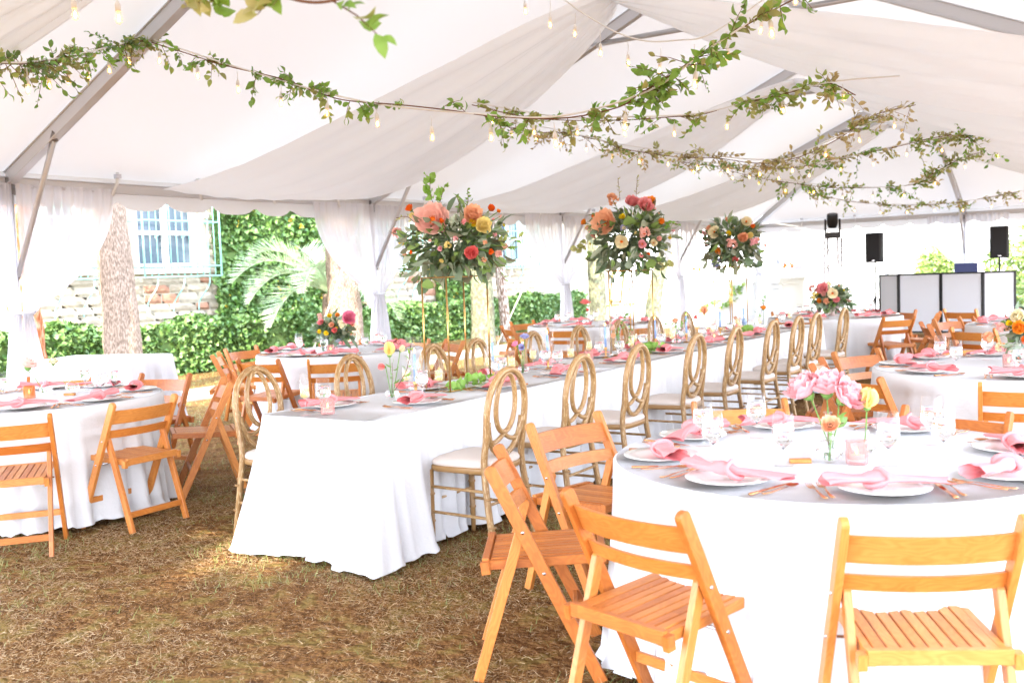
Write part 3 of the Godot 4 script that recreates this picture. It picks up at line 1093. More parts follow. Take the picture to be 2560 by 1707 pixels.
	# far white house, shrubs
	var wh := thing("white_house", "white plastered house across the forecourt behind the bars and truss", "house", V(41, -9))
	part(wh, "wall", box_mesh(Vector3(0, 3.4, -0.2), Vector3(26, 6.8, 0.4)), M.white_paint)
	part(wh, "roof", plank_mesh(Vector3(-13.4, 6.9, 0.3), Vector3(13.4, 6.9, 0.3), 1.6, 0.18, Vector3(0, 0.3, 1)), mat(Color(0.70, 0.62, 0.55), 0.9))
	for x in [-10.0, -6.0, -2.0, 6.0, 10.0]:
		var w := part(wh, "window", box_mesh(Vector3(x, 3.9, 0.02), Vector3(1.2, 1.7, 0.06)), mat(Color(0.80, 0.83, 0.85), 0.2))
		part(w, "window_frame", box_mesh(Vector3(x, 3.9, 0.05), Vector3(0.06, 1.7, 0.05)), M.white_paint)
	for e in [[28.0, -4.9, 0.75, 1.9, "rounded light green shrub seen left of the end curtain"], [26.5, -2.0, 1.0, 2.3, "light green shrub behind the booth and the tallest loudspeaker"], [25.6, -0.9, 0.8, 1.7, "leafy green shrub at the edge of the forecourt past the booth"], [29.0, -3.2, 0.8, 2.1, "light green shrub behind the tied end curtain"]]:
		var sh := thing("shrub", e[4], "shrub", V(e[0], e[1]))
		part(sh, "stem", tube_mesh([Vector3(0, -0.02, 0), Vector3(0.05, e[3] * 0.6, 0)], [0.05, 0.02], 6), M.twig)
		crown(sh, Vector3(0, e[3] * 0.52, 0), Vector3(e[2], e[3] * 0.5, e[2]), 2600, 0.13, [Color(0.12, 0.20, 0.04), Color(0.30, 0.38, 0.10)])
	rng.seed = 4107
	# unseen trees added behind the near end, crowns blocking sun but for one gap
	for e in [[-14.0, 4.4, 2.9, "unseen broad tree added to shade the lawn, right of the sun gap"], [-14.0, -1.85, 2.35, "unseen slimmer tree added to shade the lawn, left of the sun gap"]]:
		var added_tree := thing("tree", e[3], "tree", V(e[0], e[1]))
		part(added_tree, "trunk", trunk_mesh([Vector3(0, -0.05, 0), Vector3(0.1, 3.0, 0), Vector3(0, 6.5, 0.1), Vector3(0, 9.5, 0)], [0.36, 0.28, 0.22, 0.12], 0.14, 17), grey_bark)
		for k in 4:
			var q := TAU * k / 4.0
			part(added_tree, "limb", tube_mesh([Vector3(0, 6.0 + k * 0.4, 0), Vector3(cos(q) * 1.0, 7.4 + k * 0.4, sin(q) * 1.0), Vector3(cos(q) * 1.8, 9.0 + k * 0.3, sin(q) * 1.6)], [0.12, 0.08, 0.03], 7), grey_bark)
		crown(added_tree, Vector3(0, 9.5, 0), Vector3(e[2], 2.7, 2.0), 9500, 0.40, leafc)

# cloth over a rectangular top: half lengths, top height, flare of the fall, extra flare at the corners
func rect_cloth(hx: float, hz: float, top: float, flare: float, corner: float, seed_: int, ground := 0.012) -> ArrayMesh:
	var out := []
	var per := 2.0 * (2 * hx + 2 * hz)
	var r := 0.03
	var sides := [[Vector2(hx, -hz), Vector2(hx, hz)], [Vector2(hx, hz), Vector2(-hx, hz)], [Vector2(-hx, hz), Vector2(-hx, -hz)], [Vector2(-hx, -hz), Vector2(hx, -hz)]]
	for s in sides:
		var d: Vector2 = (s[1] - s[0]).normalized()
		var nrm := Vector2(d.y, -d.x)
		var L: float = (s[1] - s[0]).length()
		var n := int(clampf(L / 0.025, 16, 130))
		for i in n:
			var f := float(i) / n
			var x := f * L
			var cf := exp(-minf(x, L - x) * 5.0)
			var p: Vector2 = s[0] + d * clampf(x, r, L - r)
			var dirv := nrm
			var e := minf(x, L - x)
			if e < 0.22:
				var side := -1.0 if x < L / 2 else 1.0
				dirv = nrm.lerp((nrm + d * side), (1.0 - e / 0.22)).normalized()
			out.append([p, dirv, cf])
	return cloth(out, top, flare, corner, seed_, ground)

func round_cloth(r: float, top: float, flare: float, seed_: int, ground := 0.012) -> ArrayMesh:
	var out := []
	for i in 200:
		var q := -TAU * i / 200
		out.append([Vector2(cos(q), sin(q)) * r, Vector2(cos(q), sin(q)), 0.0])
	return cloth(out, top, flare, 0.0, seed_, ground)

func cloth(out: Array, top: float, flare: float, corner: float, seed_: int, ground: float) -> ArrayMesh:
	var n1 := noise(seed_, 1.0, 2)
	var st := ST()
	var n := out.size()
	var g := []
	var run := 0.0
	for i in n + 1:
		var e: Array = out[i % n]
		if i > 0:
			run += ((out[i % n][0] as Vector2) - (out[i - 1][0] as Vector2)).length() + 0.002
		var row := []
		var c: Vector2 = e[0]
		var d: Vector2 = e[1]
		# depth of the folds, wrapped so that the cloth closes
		var f1 := n1.get_noise_3d(c.x * 5.5 + d.x * 1.4, c.y * 5.5 + d.y * 1.4, 0.0)
		var f2 := n1.get_noise_3d(c.x * 14.0 + d.x * 2.0, c.y * 14.0 + d.y * 2.0, 7.0)
		var sw := sin((c.x * d.y * 3.0 - c.y * d.x * 3.0) + f1 * 9.0)
		for j in 21:
			var v := j / 20.0
			var o: float
			var y: float
			if v < 0.06:
				var q := v / 0.06 * PI / 2
				o = 0.012 * sin(q)
				y = top - 0.012 * (1.0 - cos(q))
			else:
				var q := (v - 0.06) / 0.94
				o = 0.012 + flare * pow(q, 1.1) + corner * e[2] * pow(q, 1.15) + (f1 * 0.105 + f2 * 0.04 + sw * 0.018) * pow(q, 1.2) * (1.0 - 0.75 * e[2])
				y = lerpf(top - 0.012, ground + 0.02 + f2 * 0.03 - minf(e[2], 0.5) * 0.03, q)
				y = maxf(y, ground - 0.004 + 0.02 * absf(f2))
				if j == 20:
					o += 0.012 + f2 * 0.02
			row.append(Vector3(c.x + d.x * o, y, c.y + d.y * o))
		g.append(row)
	grid(st, g)
	# top, as rings shrinking to the middle
	var mid := Vector2.ZERO
	var prev := []
	for i in n + 1:
		prev.append(g[i][0])
	for k in range(1, 5):
		var cur := []
		for i in n + 1:
			var p: Vector3 = g[i][0]
			var s := 1.0 - k / 4.0
			var q := Vector3(p.x * s, top + 0.0006 * n1.get_noise_2d(p.x * s * 9.0, p.z * s * 9.0), p.z * s)
			cur.append(q)
		for i in n:
			if k < 4:
				quad(st, prev[i], prev[i + 1], cur[i + 1], cur[i])
			else:
				tri(st, prev[i], prev[i + 1], Vector3(mid.x, top, mid.y))
		prev = cur
	return fin(st)

# ---------------------------------------------------------------- garlands and string lights
func garland(path: Array, n: int, size: float, spread: float, tones: Array, label: String, bare := 0.15) -> void:
	var pts := bez(path, 8)
	var o := thing("leaf_garland", label, "garland", pts[0], 0.0, "leafy garlands strung under the tent roof")
	var org: Vector3 = pts[0]
	var loc := []
	for p in pts:
		loc.append(p - org)
	part(o, "vine", tube_mesh(loc, 0.0038, 5), M.twig)
	# side sprigs carry the leaves in alternate pairs, so that the growth reads as twigs and not as scattered leaves
	var more := []
	var made := 0
	var twigs := ST()
	var bare_n := noise(rng.randi() % 999, 1.0, 2)
	while made < n:
		var f := rng.randf() * (pts.size() - 1.001)
		var p: Vector3 = loc[int(f)].lerp(loc[int(f) + 1], f - int(f))
		if bare_n.get_noise_2d(f * 0.55, 0.0) < -0.35 + bare * 0.5 and rng.randf() < 0.85:
			made += 1
			continue
		var along: Vector3 = (loc[int(f) + 1] - loc[int(f)]).normalized()
		var dir := (along * R(0.3, 1.0) * (1.0 if rng.randf() < 0.7 else -1.0) + Vector3(R(-1, 1), R(-0.9, 0.7), R(-1, 1)) * 0.75).normalized()
		var L := spread * R(0.5, 1.35)
		var tip := p + dir * L + Vector3.DOWN * L * R(0.0, 0.35)
		tube(twigs, [p, p.lerp(tip, 0.5) + Vector3.UP * 0.01, tip], [0.0025, 0.002, 0.0012], 3)
		var k := int(R(5, 10))
		var tone: int = tones[rng.randi() % tones.size()]
		for i in k:
			var t := (i + 0.6) / k
			var q := p.lerp(tip, t)
			var sd := dir.cross(Vector3(R(-1, 1), R(-1, 1), R(-1, 1))).normalized()
			var d := (dir * R(0.5, 1.1) + sd * (0.9 if i < k - 1 else 0.2)).normalized()
			var xf := Transform3D(rand_basis(d, size * R(0.7, 1.25)), q)
			if made < 300:
				part(o, "leaf", leaf_mesh("oval"), M.leafs[tone if rng.randf() < 0.75 else rng.randi() % 5], xf)
			else:
				more.append([xf, [Color(0.16, 0.32, 0.06), Color(0.21, 0.39, 0.08), Color(0.32, 0.34, 0.12), Color(0.48, 0.41, 0.205), Color(0.125, 0.225, 0.07)][tone]])
			made += 1
	stuff(part(o, "twigs", fin(twigs), M.twig))
	if more:
		multi("foliage", leaf_mesh("oval"), more, "", "", o)

func string_lights(path: Array, step: float, label: String, drop := 0.05) -> void:
	var pts := bez(path, 8)
	var org: Vector3 = pts[0]
	var o := thing("string_lights", label, "string lights", org, 0.0, "strings of clear bulbs under the tent roof")
	var loc := []
	for p in pts:
		loc.append(p - org)
	part(o, "cord", tube_mesh(loc, 0.0055, 5), M.cord)
	if not meshes.has("bulb"):
		meshes.bulb = lathe_mesh([Vector2(0.011, 0.0), Vector2(0.014, -0.012), Vector2(0.021, -0.032), Vector2(0.023, -0.05), Vector2(0.018, -0.066), Vector2(0.008, -0.074), Vector2(0.0, -0.076)], 12)
		meshes.socket = lathe_mesh([Vector2(0.0, 0.055), Vector2(0.006, 0.054), Vector2(0.012, 0.04), Vector2(0.0165, 0.03), Vector2(0.0165, -0.004), Vector2(0.012, -0.006), Vector2(0, -0.006)], 10)
		meshes.filament = lathe_mesh([Vector2(0, -0.018), Vector2(0.005, -0.026), Vector2(0.0085, -0.045), Vector2(0.005, -0.058), Vector2(0, -0.06)], 8)
	var run := step * 0.5
	for i in loc.size() - 1:
		var L: float = (loc[i + 1] - loc[i]).length()
		while run < L:
			var p: Vector3 = loc[i].lerp(loc[i + 1], run / L)
			var dd := drop * R(0.7, 1.6)
			var xf := Transform3D(Basis(Vector3.FORWARD, R(-0.12, 0.12)).scaled(Vector3.ONE * 0.74), p + Vector3.DOWN * (dd + 0.05))
			var b := part(o, "bulb", meshes.bulb, M.bulb_glass, xf)
			part(b, "socket", meshes.socket, M.cord)
			part(b, "filament", meshes.filament, M.filament)
			part(b, "drop_cord", tube_mesh([Vector3(0, 0.05, 0), Vector3(0.004, 0.05 + dd * 0.6, 0), Vector3(0, 0.052 + dd, 0)], 0.004, 4), M.cord)
			run += step
		run -= L

func through(a: float, px: Array) -> Array:
	var out := []
	for p in px:
		out.append(on_a(p[0], p[1], a if p.size() < 3 else p[2]))
	return out

func make_garlands() -> void:
	var f1 := A0 + BAY
	var m1 := A0 + BAY / 2
	# nearest strand, along the first rafter frame
	var g1 := through(A0, [[350, 97], [450, 128], [560, 163], [700, 196], [780, 225], [860, 250], [1000, 262], [1120, 275], [1230, 290], [1400, 296], [1540, 270], [1600, 235], [1700, 172], [1790, 110], [1880, 55], [2000, -10]])
	garland(g1, 680, 0.058, 0.15, [1, 0, 1, 2], "long leafy vine garland from the first rafter across the tent, bright green leaves")
	string_lights(through(A0, [[350, 88], [600, 170], [900, 252], [1200, 285], [1400, 290], [1620, 228], [1760, 130], [1900, 40], [2010, -30]]), 0.43, "string of clear bulbs woven into the long garland from the first rafter")
	garland(through(A0 - 0.15, [[-60, 150, 2.8], [40, 160, 3.15], [120, 150, 3.5], [200, 135, 3.9], [280, 115, 4.35], [360, 100, 4.73]]), 700, 0.046, 0.19, [4, 2, 0], "bushy dark green garland end tied to the first rafter on its outer side", -0.4)
	string_lights(through(A0 - 0.15, [[-60, 148, 2.8], [60, 156, 3.2], [200, 134, 3.9], [345, 98, 4.68]]), 0.33, "short string of bulbs in the bushy garland end at the first rafter")
	# loose strand of bulbs below the ridge
	string_lights(through(m1 - 0.8, [[1280, -70], [1410, 0], [1450, 28], [1540, 80], [1620, 103], [1700, 100], [1760, 92], [1850, 40], [1990, -60]]), 0.245, "bare string of white socket bulbs below the ridge without leaves", 0.10)
	garland(through(m1, [[1180, 262], [1300, 290], [1400, 300], [1560, 300], [1680, 292], [1750, 287], [1830, 265], [1900, 250], [1980, 230], [2070, 208], [2140, 238]]), 420, 0.055, 0.14, [2, 3, 1], "thin olive garland on a white cord through the middle of the tent", 0.35)
	string_lights(through(m1, [[1180, 255], [1400, 292], [1560, 292], [1750, 283], [1900, 245], [2080, 205], [2250, 190]]), 0.42, "string of bulbs along the thin olive garland on a white cord")
	garland(through(f1, [[1250, 312], [1330, 330], [1400, 332], [1500, 350], [1560, 372], [1690, 392], [1790, 395], [1900, 408], [2000, 392], [2100, 345], [2180, 290], [2290, 262]]), 950, 0.052, 0.20, [3, 2, 3, 3], "dense tawny green garland sagging below the second rafter frame", 0.0)
	string_lights(through(f1, [[1250, 300], [1400, 325], [1560, 362], [1790, 390], [1950, 395], [2100, 340], [2300, 250]]), 0.32, "string of bulbs inside the dense tawny garland")
	garland(through(m1 + BAY, [[1700, 405], [1850, 420], [1980, 420], [2100, 395], [2250, 365], [2330, 345], [2400, 338], [2440, 352]]), 560, 0.056, 0.19, [0, 3, 2], "dark green garland behind the dense tawny one, lifting toward the end curtain", 0.1)
	string_lights(through(m1 + BAY, [[1700, 400], [1980, 415], [2250, 362], [2440, 330]]), 0.36, "string of bulbs in the dark garland behind the tawny one")
	garland(through(A0 + 2 * BAY, [[1800, 420], [1900, 445], [2000, 460], [2100, 470], [2280, 462], [2340, 430], [2400, 398], [2500, 366]]), 600, 0.06, 0.20, [0, 2, 3], "thick green garland below the third rafter frame", 0.1)
	string_lights(through(A0 + 2 * BAY, [[1800, 415], [2000, 455], [2200, 468], [2300, 452], [2440, 380], [2560, 350]]), 0.40, "string of bulbs in the thick green garland at the third frame")
	garland(through(A0 + 3 * BAY, [[2000, 450], [2050, 488], [2200, 511], [2300, 512], [2400, 505], [2560, 476], [2640, 455]]), 480, 0.062, 0.18, [3, 2, 3], "farthest thin garland hanging near the end wall of the tent", 0.2)
	string_lights(through(A0 + 3 * BAY, [[2000, 445], [2100, 500], [2300, 510], [2500, 490], [2640, 450]]), 0.45, "farthest string of bulbs hanging near the end wall of the tent")
	garland(through(1.75, [[430, -45], [480, -22], [600, -50], [740, 0], [830, 2], [900, -30], [960, -12], [1040, -50]]), 62, 0.058, 0.10, [1, 1, 3], "large leaved garland end dangling close under the roof before the first rafter", -0.6)
	string_lights(through(2.6, [[130, -40], [262, -28], [400, -60]]), 0.30, "bulb string end hanging under the swag before the first rafter")

# ---------------------------------------------------------------- chairs
func make_folding(woods: Array) -> Node3D:
	var c := Node3D.new()
	c.name = "folding_chair"
	var w0: Material = woods[0]
	var w1: Material = woods[1]
	var w2: Material = woods[2]
	var zt := func(y): return 0.21 - 0.35 * y / 0.79
	for s in [-1, 1]:
		var x: float = 0.218 * s
		part(c, "leg", plank_mesh(Vector3(x, 0.0, 0.21), Vector3(x, 0.795, -0.142), 0.044, 0.022, Vector3(0, 0.4, 0.9), true), w0)
		var xr: float = 0.192 * s
		part(c, "leg", plank_mesh(Vector3(xr, 0.0, -0.205), Vector3(xr, 0.575, -0.038), 0.036, 0.022, Vector3(0, -0.3, 0.95), true), w2)
		for y in [0.555, 0.405]:
			var st := ST()
			tube(st, [Vector3(x - 0.013 * s, y, zt.call(y)), Vector3(x + 0.0135 * s, y, zt.call(y))], 0.006, 8)
			part(c, "bolt", fin(st), M.steel)
		part(c, "side_rail", plank_mesh(Vector3(0.164 * s, 0.421, -0.175), Vector3(0.164 * s, 0.442, 0.235), 0.034, 0.022, Vector3.UP), w1)
		part(c, "stop_block", plank_mesh(Vector3(0.188 * s, 0.395, -0.165), Vector3(0.188 * s, 0.44, -0.17), 0.03, 0.024, Vector3(0, 0, 1)), w0)
	for e in [[0.70, 0.085, w1], [0.595, 0.05, w2]]:
		var st := ST(false)
		var g := []
		for i in 13:
			var f := i / 12.0
			var x := lerpf(-0.208, 0.208, f)
			var y: float = e[0]
			var z: float = zt.call(y) - 0.036 * (1.0 - pow(f * 2 - 1, 2.0)) + 0.004
			var hh: float = e[1] / 2
			var lean := 0.443 * hh
			g.append([Vector3(x, y - hh, z + lean + 0.007), Vector3(x, y + hh, z - lean + 0.007), Vector3(x, y + hh, z - lean - 0.007), Vector3(x, y - hh, z + lean - 0.007), x + e[0]])
		for i in 12:
			for k in 4:
				var l := (k + 1) % 4
				var A: Vector3 = g[i][k]
				var B: Vector3 = g[i + 1][k]
				var C: Vector3 = g[i + 1][l]
				var D: Vector3 = g[i][l]
				var v0: float = k * 0.05 + (e[0] as float)
				uvtri(st, [A, C, B], [Vector2(g[i][4], v0), Vector2(g[i + 1][4], v0 + e[1]), Vector2(g[i + 1][4], v0)])
				uvtri(st, [A, D, C], [Vector2(g[i][4], v0), Vector2(g[i][4], v0 + e[1]), Vector2(g[i + 1][4], v0 + e[1])])
		part(c, "back_slat", fin(st), e[2])
	for i in 9:
		var x := lerpf(-0.137, 0.137, i / 8.0)
		part(c, "seat_slat", plank_mesh(Vector3(x, 0.437, -0.150), Vector3(x, 0.455, 0.212), 0.0295, 0.012, Vector3.RIGHT), [w1, w0, w2][i % 3])
	part(c, "seat_rail", plank_mesh(Vector3(-0.176, 0.428, -0.167), Vector3(0.176, 0.428, -0.167), 0.042, 0.024, Vector3.UP), w0)
	part(c, "seat_rail", plank_mesh(Vector3(-0.176, 0.445, 0.228), Vector3(0.176, 0.445, 0.228), 0.036, 0.024, Vector3.UP), w1)
	part(c, "stretcher", plank_mesh(Vector3(-0.207, 0.175, zt.call(0.175)), Vector3(0.207, 0.175, zt.call(0.175)), 0.036, 0.016, Vector3.UP), w1)
	part(c, "stretcher", plank_mesh(Vector3(-0.181, 0.105, -0.175), Vector3(0.181, 0.105, -0.175), 0.036, 0.016, Vector3.UP), w2)
	part(c, "pivot_rod", tube_mesh([Vector3(-0.2, 0.405, zt.call(0.405)), Vector3(0.2, 0.405, zt.call(0.405))], 0.005, 6), M.steel)
	return c

func make_oval_chair() -> Node3D:
	var c := Node3D.new()
	c.name = "oval_back_chair"
	var lean := func(y): return -0.165 - 0.11 * maxf(0.0, y - 0.44)
	var outer := []
	for s in [-1.0, 1.0]:
		var leg := [Vector3(0.195 * s, 0, -0.235), Vector3(0.19 * s, 0.22, -0.195), Vector3(0.178 * s, 0.46, -0.167)]
		if s < 0:
			outer = leg
	var arc := []
	for i in 25:
		var q := PI - PI * i / 24.0
		var y := 0.735 + 0.235 * sin(q)
		arc.append(Vector3(0.178 * cos(q) * (1.0 + 0.03 * sin(q)), y, lean.call(y)))
	var path := bez([Vector3(-0.195, 0, -0.235), Vector3(-0.19, 0.22, -0.197), Vector3(-0.176, 0.46, -0.167), Vector3(-0.172, 0.60, lean.call(0.60))], 6)
	path.append_array(arc)
	var right := bez([Vector3(0.172, 0.60, lean.call(0.60)), Vector3(0.176, 0.46, -0.167), Vector3(0.19, 0.22, -0.197), Vector3(0.195, 0, -0.235)], 6)
	path.append_array(right)
	part(c, "back_frame", tube_mesh(path, 0.0185, 10), M.limed)
	var low := []
	for i in 19:
		var q := PI + PI * i / 18.0
		var y := 0.70 + 0.195 * sin(q)
		low.append(Vector3(0.155 * cos(q), y, lean.call(y) + 0.004))
	part(c, "lower_oval", tube_mesh(low, 0.0165, 9), M.limed)
	var inner := []
	for i in 32:
		var q := TAU * i / 32.0
		var y := 0.790 + 0.160 * sin(q)
		inner.append(Vector3(0.088 * cos(q) * (1.0 - 0.10 * sin(q)), y, lean.call(y) + 0.006))
	part(c, "inner_oval", tube_mesh(inner, 0.0145, 9, 1.0, true), M.limed)
	for s in [-1.0, 1.0]:
		var arm := bez([Vector3(0.0, 0.622, lean.call(0.62) + 0.008), Vector3(0.05 * s, 0.594, lean.call(0.59) + 0.006), Vector3(0.10 * s, 0.585, lean.call(0.58) + 0.006), Vector3(0.146 * s, 0.607, lean.call(0.6) + 0.004)], 5)
		part(c, "back_arm", tube_mesh(arm, 0.013, 8), M.limed)
		var lp := [Vector2(0.0, 0.0), Vector2(0.013, 0.0), Vector2(0.0155, 0.1), Vector2(0.0155, 0.135), Vector2(0.0195, 0.14), Vector2(0.0195, 0.148), Vector2(0.0155, 0.153), Vector2(0.017, 0.285), Vector2(0.021, 0.29), Vector2(0.021, 0.298), Vector2(0.017, 0.303), Vector2(0.0185, 0.43), Vector2(0.0, 0.432)]
		part(c, "front_leg", lathe_mesh(lp, 12), M.limed, Transform3D(Basis(), Vector3(0.185 * s, 0, 0.195)))
		for y in [0.15, 0.30]:
			part(c, "leg_ring", lathe_mesh([Vector2(0.018, -0.007), Vector2(0.0235, -0.004), Vector2(0.0235, 0.004), Vector2(0.018, 0.007)], 12), M.limed, Transform3D(Basis(), Vector3(0.191 * s, y, -0.197 - 0.02 * (0.3 - y) / 0.15)))
		for y in [0.195, 0.335]:
			part(c, "stretcher", tube_mesh([Vector3(0.187 * s, y, 0.19), Vector3(0.189 * s, y, 0.17), Vector3(0.189 * s, y, -0.17), Vector3(0.19 * s, y, -0.195)], [0.012, 0.0085, 0.0085, 0.012], 8), M.limed)
	for e in [[0.255, 0.195], [0.265, -0.193]]:
		part(c, "stretcher", tube_mesh([Vector3(-0.185, e[0], e[1]), Vector3(-0.165, e[0], e[1]), Vector3(0.165, e[0], e[1]), Vector3(0.185, e[0], e[1])], [0.012, 0.0085, 0.0085, 0.012], 8), M.limed)
	var outline := []
	for i in 40:
		var q := TAU * i / 40
		var cx := signf(cos(q)) * pow(absf(cos(q)), 0.45)
		var cz := signf(sin(q)) * pow(absf(sin(q)), 0.45)
		outline.append(Vector3(cx * (0.205 + 0.015 * cz), 0, cz * 0.205 + 0.01))
	part(c, "seat_frame", stack_mesh(outline, [[0.97, 0.425], [1.0, 0.43], [1.0, 0.452], [0.98, 0.458], [0.5, 0.458], [0.001, 0.458]]), M.limed)
	part(c, "cushion", stack_mesh(outline, [[0.95, 0.456], [0.985, 0.464], [0.985, 0.476], [0.95, 0.489], [0.8, 0.5], [0.5, 0.508], [0.001, 0.512]]), M.cushion)
	return c

func stack_mesh(outline: Array, layers: Array) -> ArrayMesh:
	var st := ST()
	var n := outline.size()
	for k in layers.size() - 1:
		for i in n:
			var p: Vector3 = outline[i]
			var q: Vector3 = outline[(i + 1) % n]
			var f: Array = layers[k]
			var g: Array = layers[k + 1]
			quad(st, Vector3(p.x * f[0], f[1], p.z * f[0]), Vector3(q.x * f[0], f[1], q.z * f[0]), Vector3(q.x * g[0], g[1], q.z * g[0]), Vector3(p.x * g[0], g[1], p.z * g[0]))
	return fin(st)

func face_yaw(fa: float, fb: float) -> float:
	return atan2(fb, -fa)

# ---------------------------------------------------------------- tables and place settings
var folding := []
var oval: Node3D
var used := {}

func put(proto: Node3D, pos: Vector3, yaw: float, label: String, cat: String, group: String) -> Node3D:
	var o: Node3D = proto if not used.has(proto) else proto.duplicate()
	var base := str(proto.get_meta("base", proto.name))
	if not used.has(proto):
		proto.set_meta("base", base)
		used[proto] = true
	o.name = nm(base)
	add_child(o)
	o.position = pos
	o.rotation.y = yaw
	if o.has_meta("base") and o != proto:
		o.remove_meta("base")
	tag(o, label, cat, group)
	return o

func chair_at(a: float, b: float, ca: float, cb: float, where: String, k := 0, twist := 0.0, own := "") -> void:
	# a, b: middle of the top of the back; the chair faces the table's middle
	var d := Vector2(ca - a, cb - b).normalized().rotated(twist)
	var ch := put(folding[k % folding.size()], V(a + d.x * 0.153, b + d.y * 0.153), face_yaw(d.x, d.y), own if own else "honey wood slatted folding chair at " + where, "chair", "folding chairs at " + where)
	ch.scale = Vector3(1.07, 1.0, 1.08)

func solo(called: String, mesh: Mesh, m: Material, xf: Transform3D, label: String, cat: String, group := "") -> MeshInstance3D:
	var o := part(self, called, mesh, m, xf)
	tag(o, label, cat, group)
	return o

func make_ware() -> void:
	meshes.plate = lathe_mesh([Vector2(0.0, 0.004), Vector2(0.085, 0.004), Vector2(0.098, 0.010), Vector2(0.138, 0.017), Vector2(0.1415, 0.0185), Vector2(0.140, 0.0205), Vector2(0.097, 0.014), Vector2(0.083, 0.0085), Vector2(0.0, 0.0085)], 40)
	meshes.goblet = lathe_mesh([Vector2(0.0, 0.0), Vector2(0.034, 0.0), Vector2(0.035, 0.0015), Vector2(0.030, 0.003), Vector2(0.008, 0.006), Vector2(0.0045, 0.012), Vector2(0.0045, 0.045), Vector2(0.007, 0.052), Vector2(0.036, 0.088), Vector2(0.0405, 0.100), Vector2(0.040, 0.125), Vector2(0.0345, 0.188), Vector2(0.0338, 0.1885), Vector2(0.0341, 0.187)], 28)
	meshes.goblet_water = lathe_mesh([Vector2(0.0, 0.057), Vector2(0.0335, 0.090), Vector2(0.0385, 0.1015), Vector2(0.0378, 0.128), Vector2(0.0362, 0.146), Vector2(0.0, 0.146)], 24)
	meshes.flute = lathe_mesh([Vector2(0.0, 0.0), Vector2(0.030, 0.0), Vector2(0.031, 0.0015), Vector2(0.006, 0.006), Vector2(0.004, 0.012), Vector2(0.004, 0.075), Vector2(0.008, 0.082), Vector2(0.0235, 0.098), Vector2(0.0255, 0.11), Vector2(0.0215, 0.225), Vector2(0.0208, 0.2255), Vector2(0.0211, 0.224)], 24)
	meshes.flute_wine = lathe_mesh([Vector2(0.0, 0.087), Vector2(0.0213, 0.1), Vector2(0.0235, 0.112), Vector2(0.0222, 0.155), Vector2(0.0, 0.155)], 20)
	meshes.votive = lathe_mesh([Vector2(0.0, 0.0), Vector2(0.034, 0.0), Vector2(0.0375, 0.004), Vector2(0.0385, 0.02), Vector2(0.0375, 0.026), Vector2(0.0385, 0.032), Vector2(0.0375, 0.038), Vector2(0.0385, 0.044), Vector2(0.0375, 0.05), Vector2(0.0385, 0.056), Vector2(0.0375, 0.062), Vector2(0.0385, 0.068), Vector2(0.0375, 0.074), Vector2(0.038, 0.084), Vector2(0.0345, 0.084), Vector2(0.0335, 0.02), Vector2(0.0, 0.012)], 28)
	meshes.tealight = lathe_mesh([Vector2(0, 0.013), Vector2(0.027, 0.013), Vector2(0.028, 0.034), Vector2(0.0, 0.033)], 16)
	meshes.flame = lathe_mesh([Vector2(0, 0.0), Vector2(0.004, 0.004), Vector2(0.0055, 0.01), Vector2(0.003, 0.02), Vector2(0.0, 0.028)], 8)
	meshes.hurricane = lathe_mesh([Vector2(0.0, 0.0), Vector2(0.044, 0.0), Vector2(0.046, 0.003), Vector2(0.046, 0.36), Vector2(0.0450, 0.3608), Vector2(0.0453, 0.358)], 28)
	meshes.stick = lathe_mesh([Vector2(0.0, 0.0), Vector2(0.032, 0.0), Vector2(0.033, 0.003), Vector2(0.022, 0.008), Vector2(0.008, 0.014), Vector2(0.006, 0.03), Vector2(0.009, 0.05), Vector2(0.0075, 0.06), Vector2(0.012, 0.068), Vector2(0.0135, 0.09), Vector2(0.0115, 0.092), Vector2(0.0, 0.09)], 18)
	meshes.taper = lathe_mesh([Vector2(0.0, 0.0), Vector2(0.0105, 0.0), Vector2(0.0095, 0.16), Vector2(0.006, 0.172), Vector2(0.0, 0.175)], 12)
	meshes.bud = lathe_mesh([Vector2(0.0, 0.0), Vector2(0.024, 0.0), Vector2(0.040, 0.012), Vector2(0.044, 0.028), Vector2(0.036, 0.05), Vector2(0.018, 0.075), Vector2(0.0115, 0.10), Vector2(0.012, 0.15), Vector2(0.0165, 0.16), Vector2(0.0158, 0.161), Vector2(0.0155, 0.159)], 24)
	meshes.bud_water = lathe_mesh([Vector2(0.0, 0.0045), Vector2(0.0375, 0.014), Vector2(0.0415, 0.028), Vector2(0.0345, 0.048), Vector2(0.0, 0.048)], 20)
	meshes.globe = lathe_mesh([Vector2(0.0, 0.0), Vector2(0.022, 0.0), Vector2(0.041, 0.014), Vector2(0.049, 0.038), Vector2(0.042, 0.064), Vector2(0.022, 0.08), Vector2(0.0165, 0.086), Vector2(0.018, 0.096), Vector2(0.0172, 0.0968), Vector2(0.0170, 0.095)], 24)
	meshes.globe_water = lathe_mesh([Vector2(0.0, 0.0035), Vector2(0.0385, 0.0155), Vector2(0.0465, 0.038), Vector2(0.0455, 0.046), Vector2(0.0, 0.046)], 20)
	# knotted napkins
	meshes.napkins = []
	for k in 4:
		meshes.napkins.append(napkin_mesh(k))
	# cutlery lying along +z with the head at -z
	var st := ST()
	tube(st, [Vector3(0, 0.006, 0.10), Vector3(0, 0.004, 0.06), Vector3(0, 0.008, 0.0), Vector3(0, 0.009, -0.03)], [0.0075, 0.006, 0.0032, 0.004], 8, 0.3)
	tube(st, [Vector3(0, 0.009, -0.03), Vector3(0, 0.005, -0.05), Vector3(0, 0.006, -0.062)], [0.005, 0.0115, 0.0115], 8, 0.15)
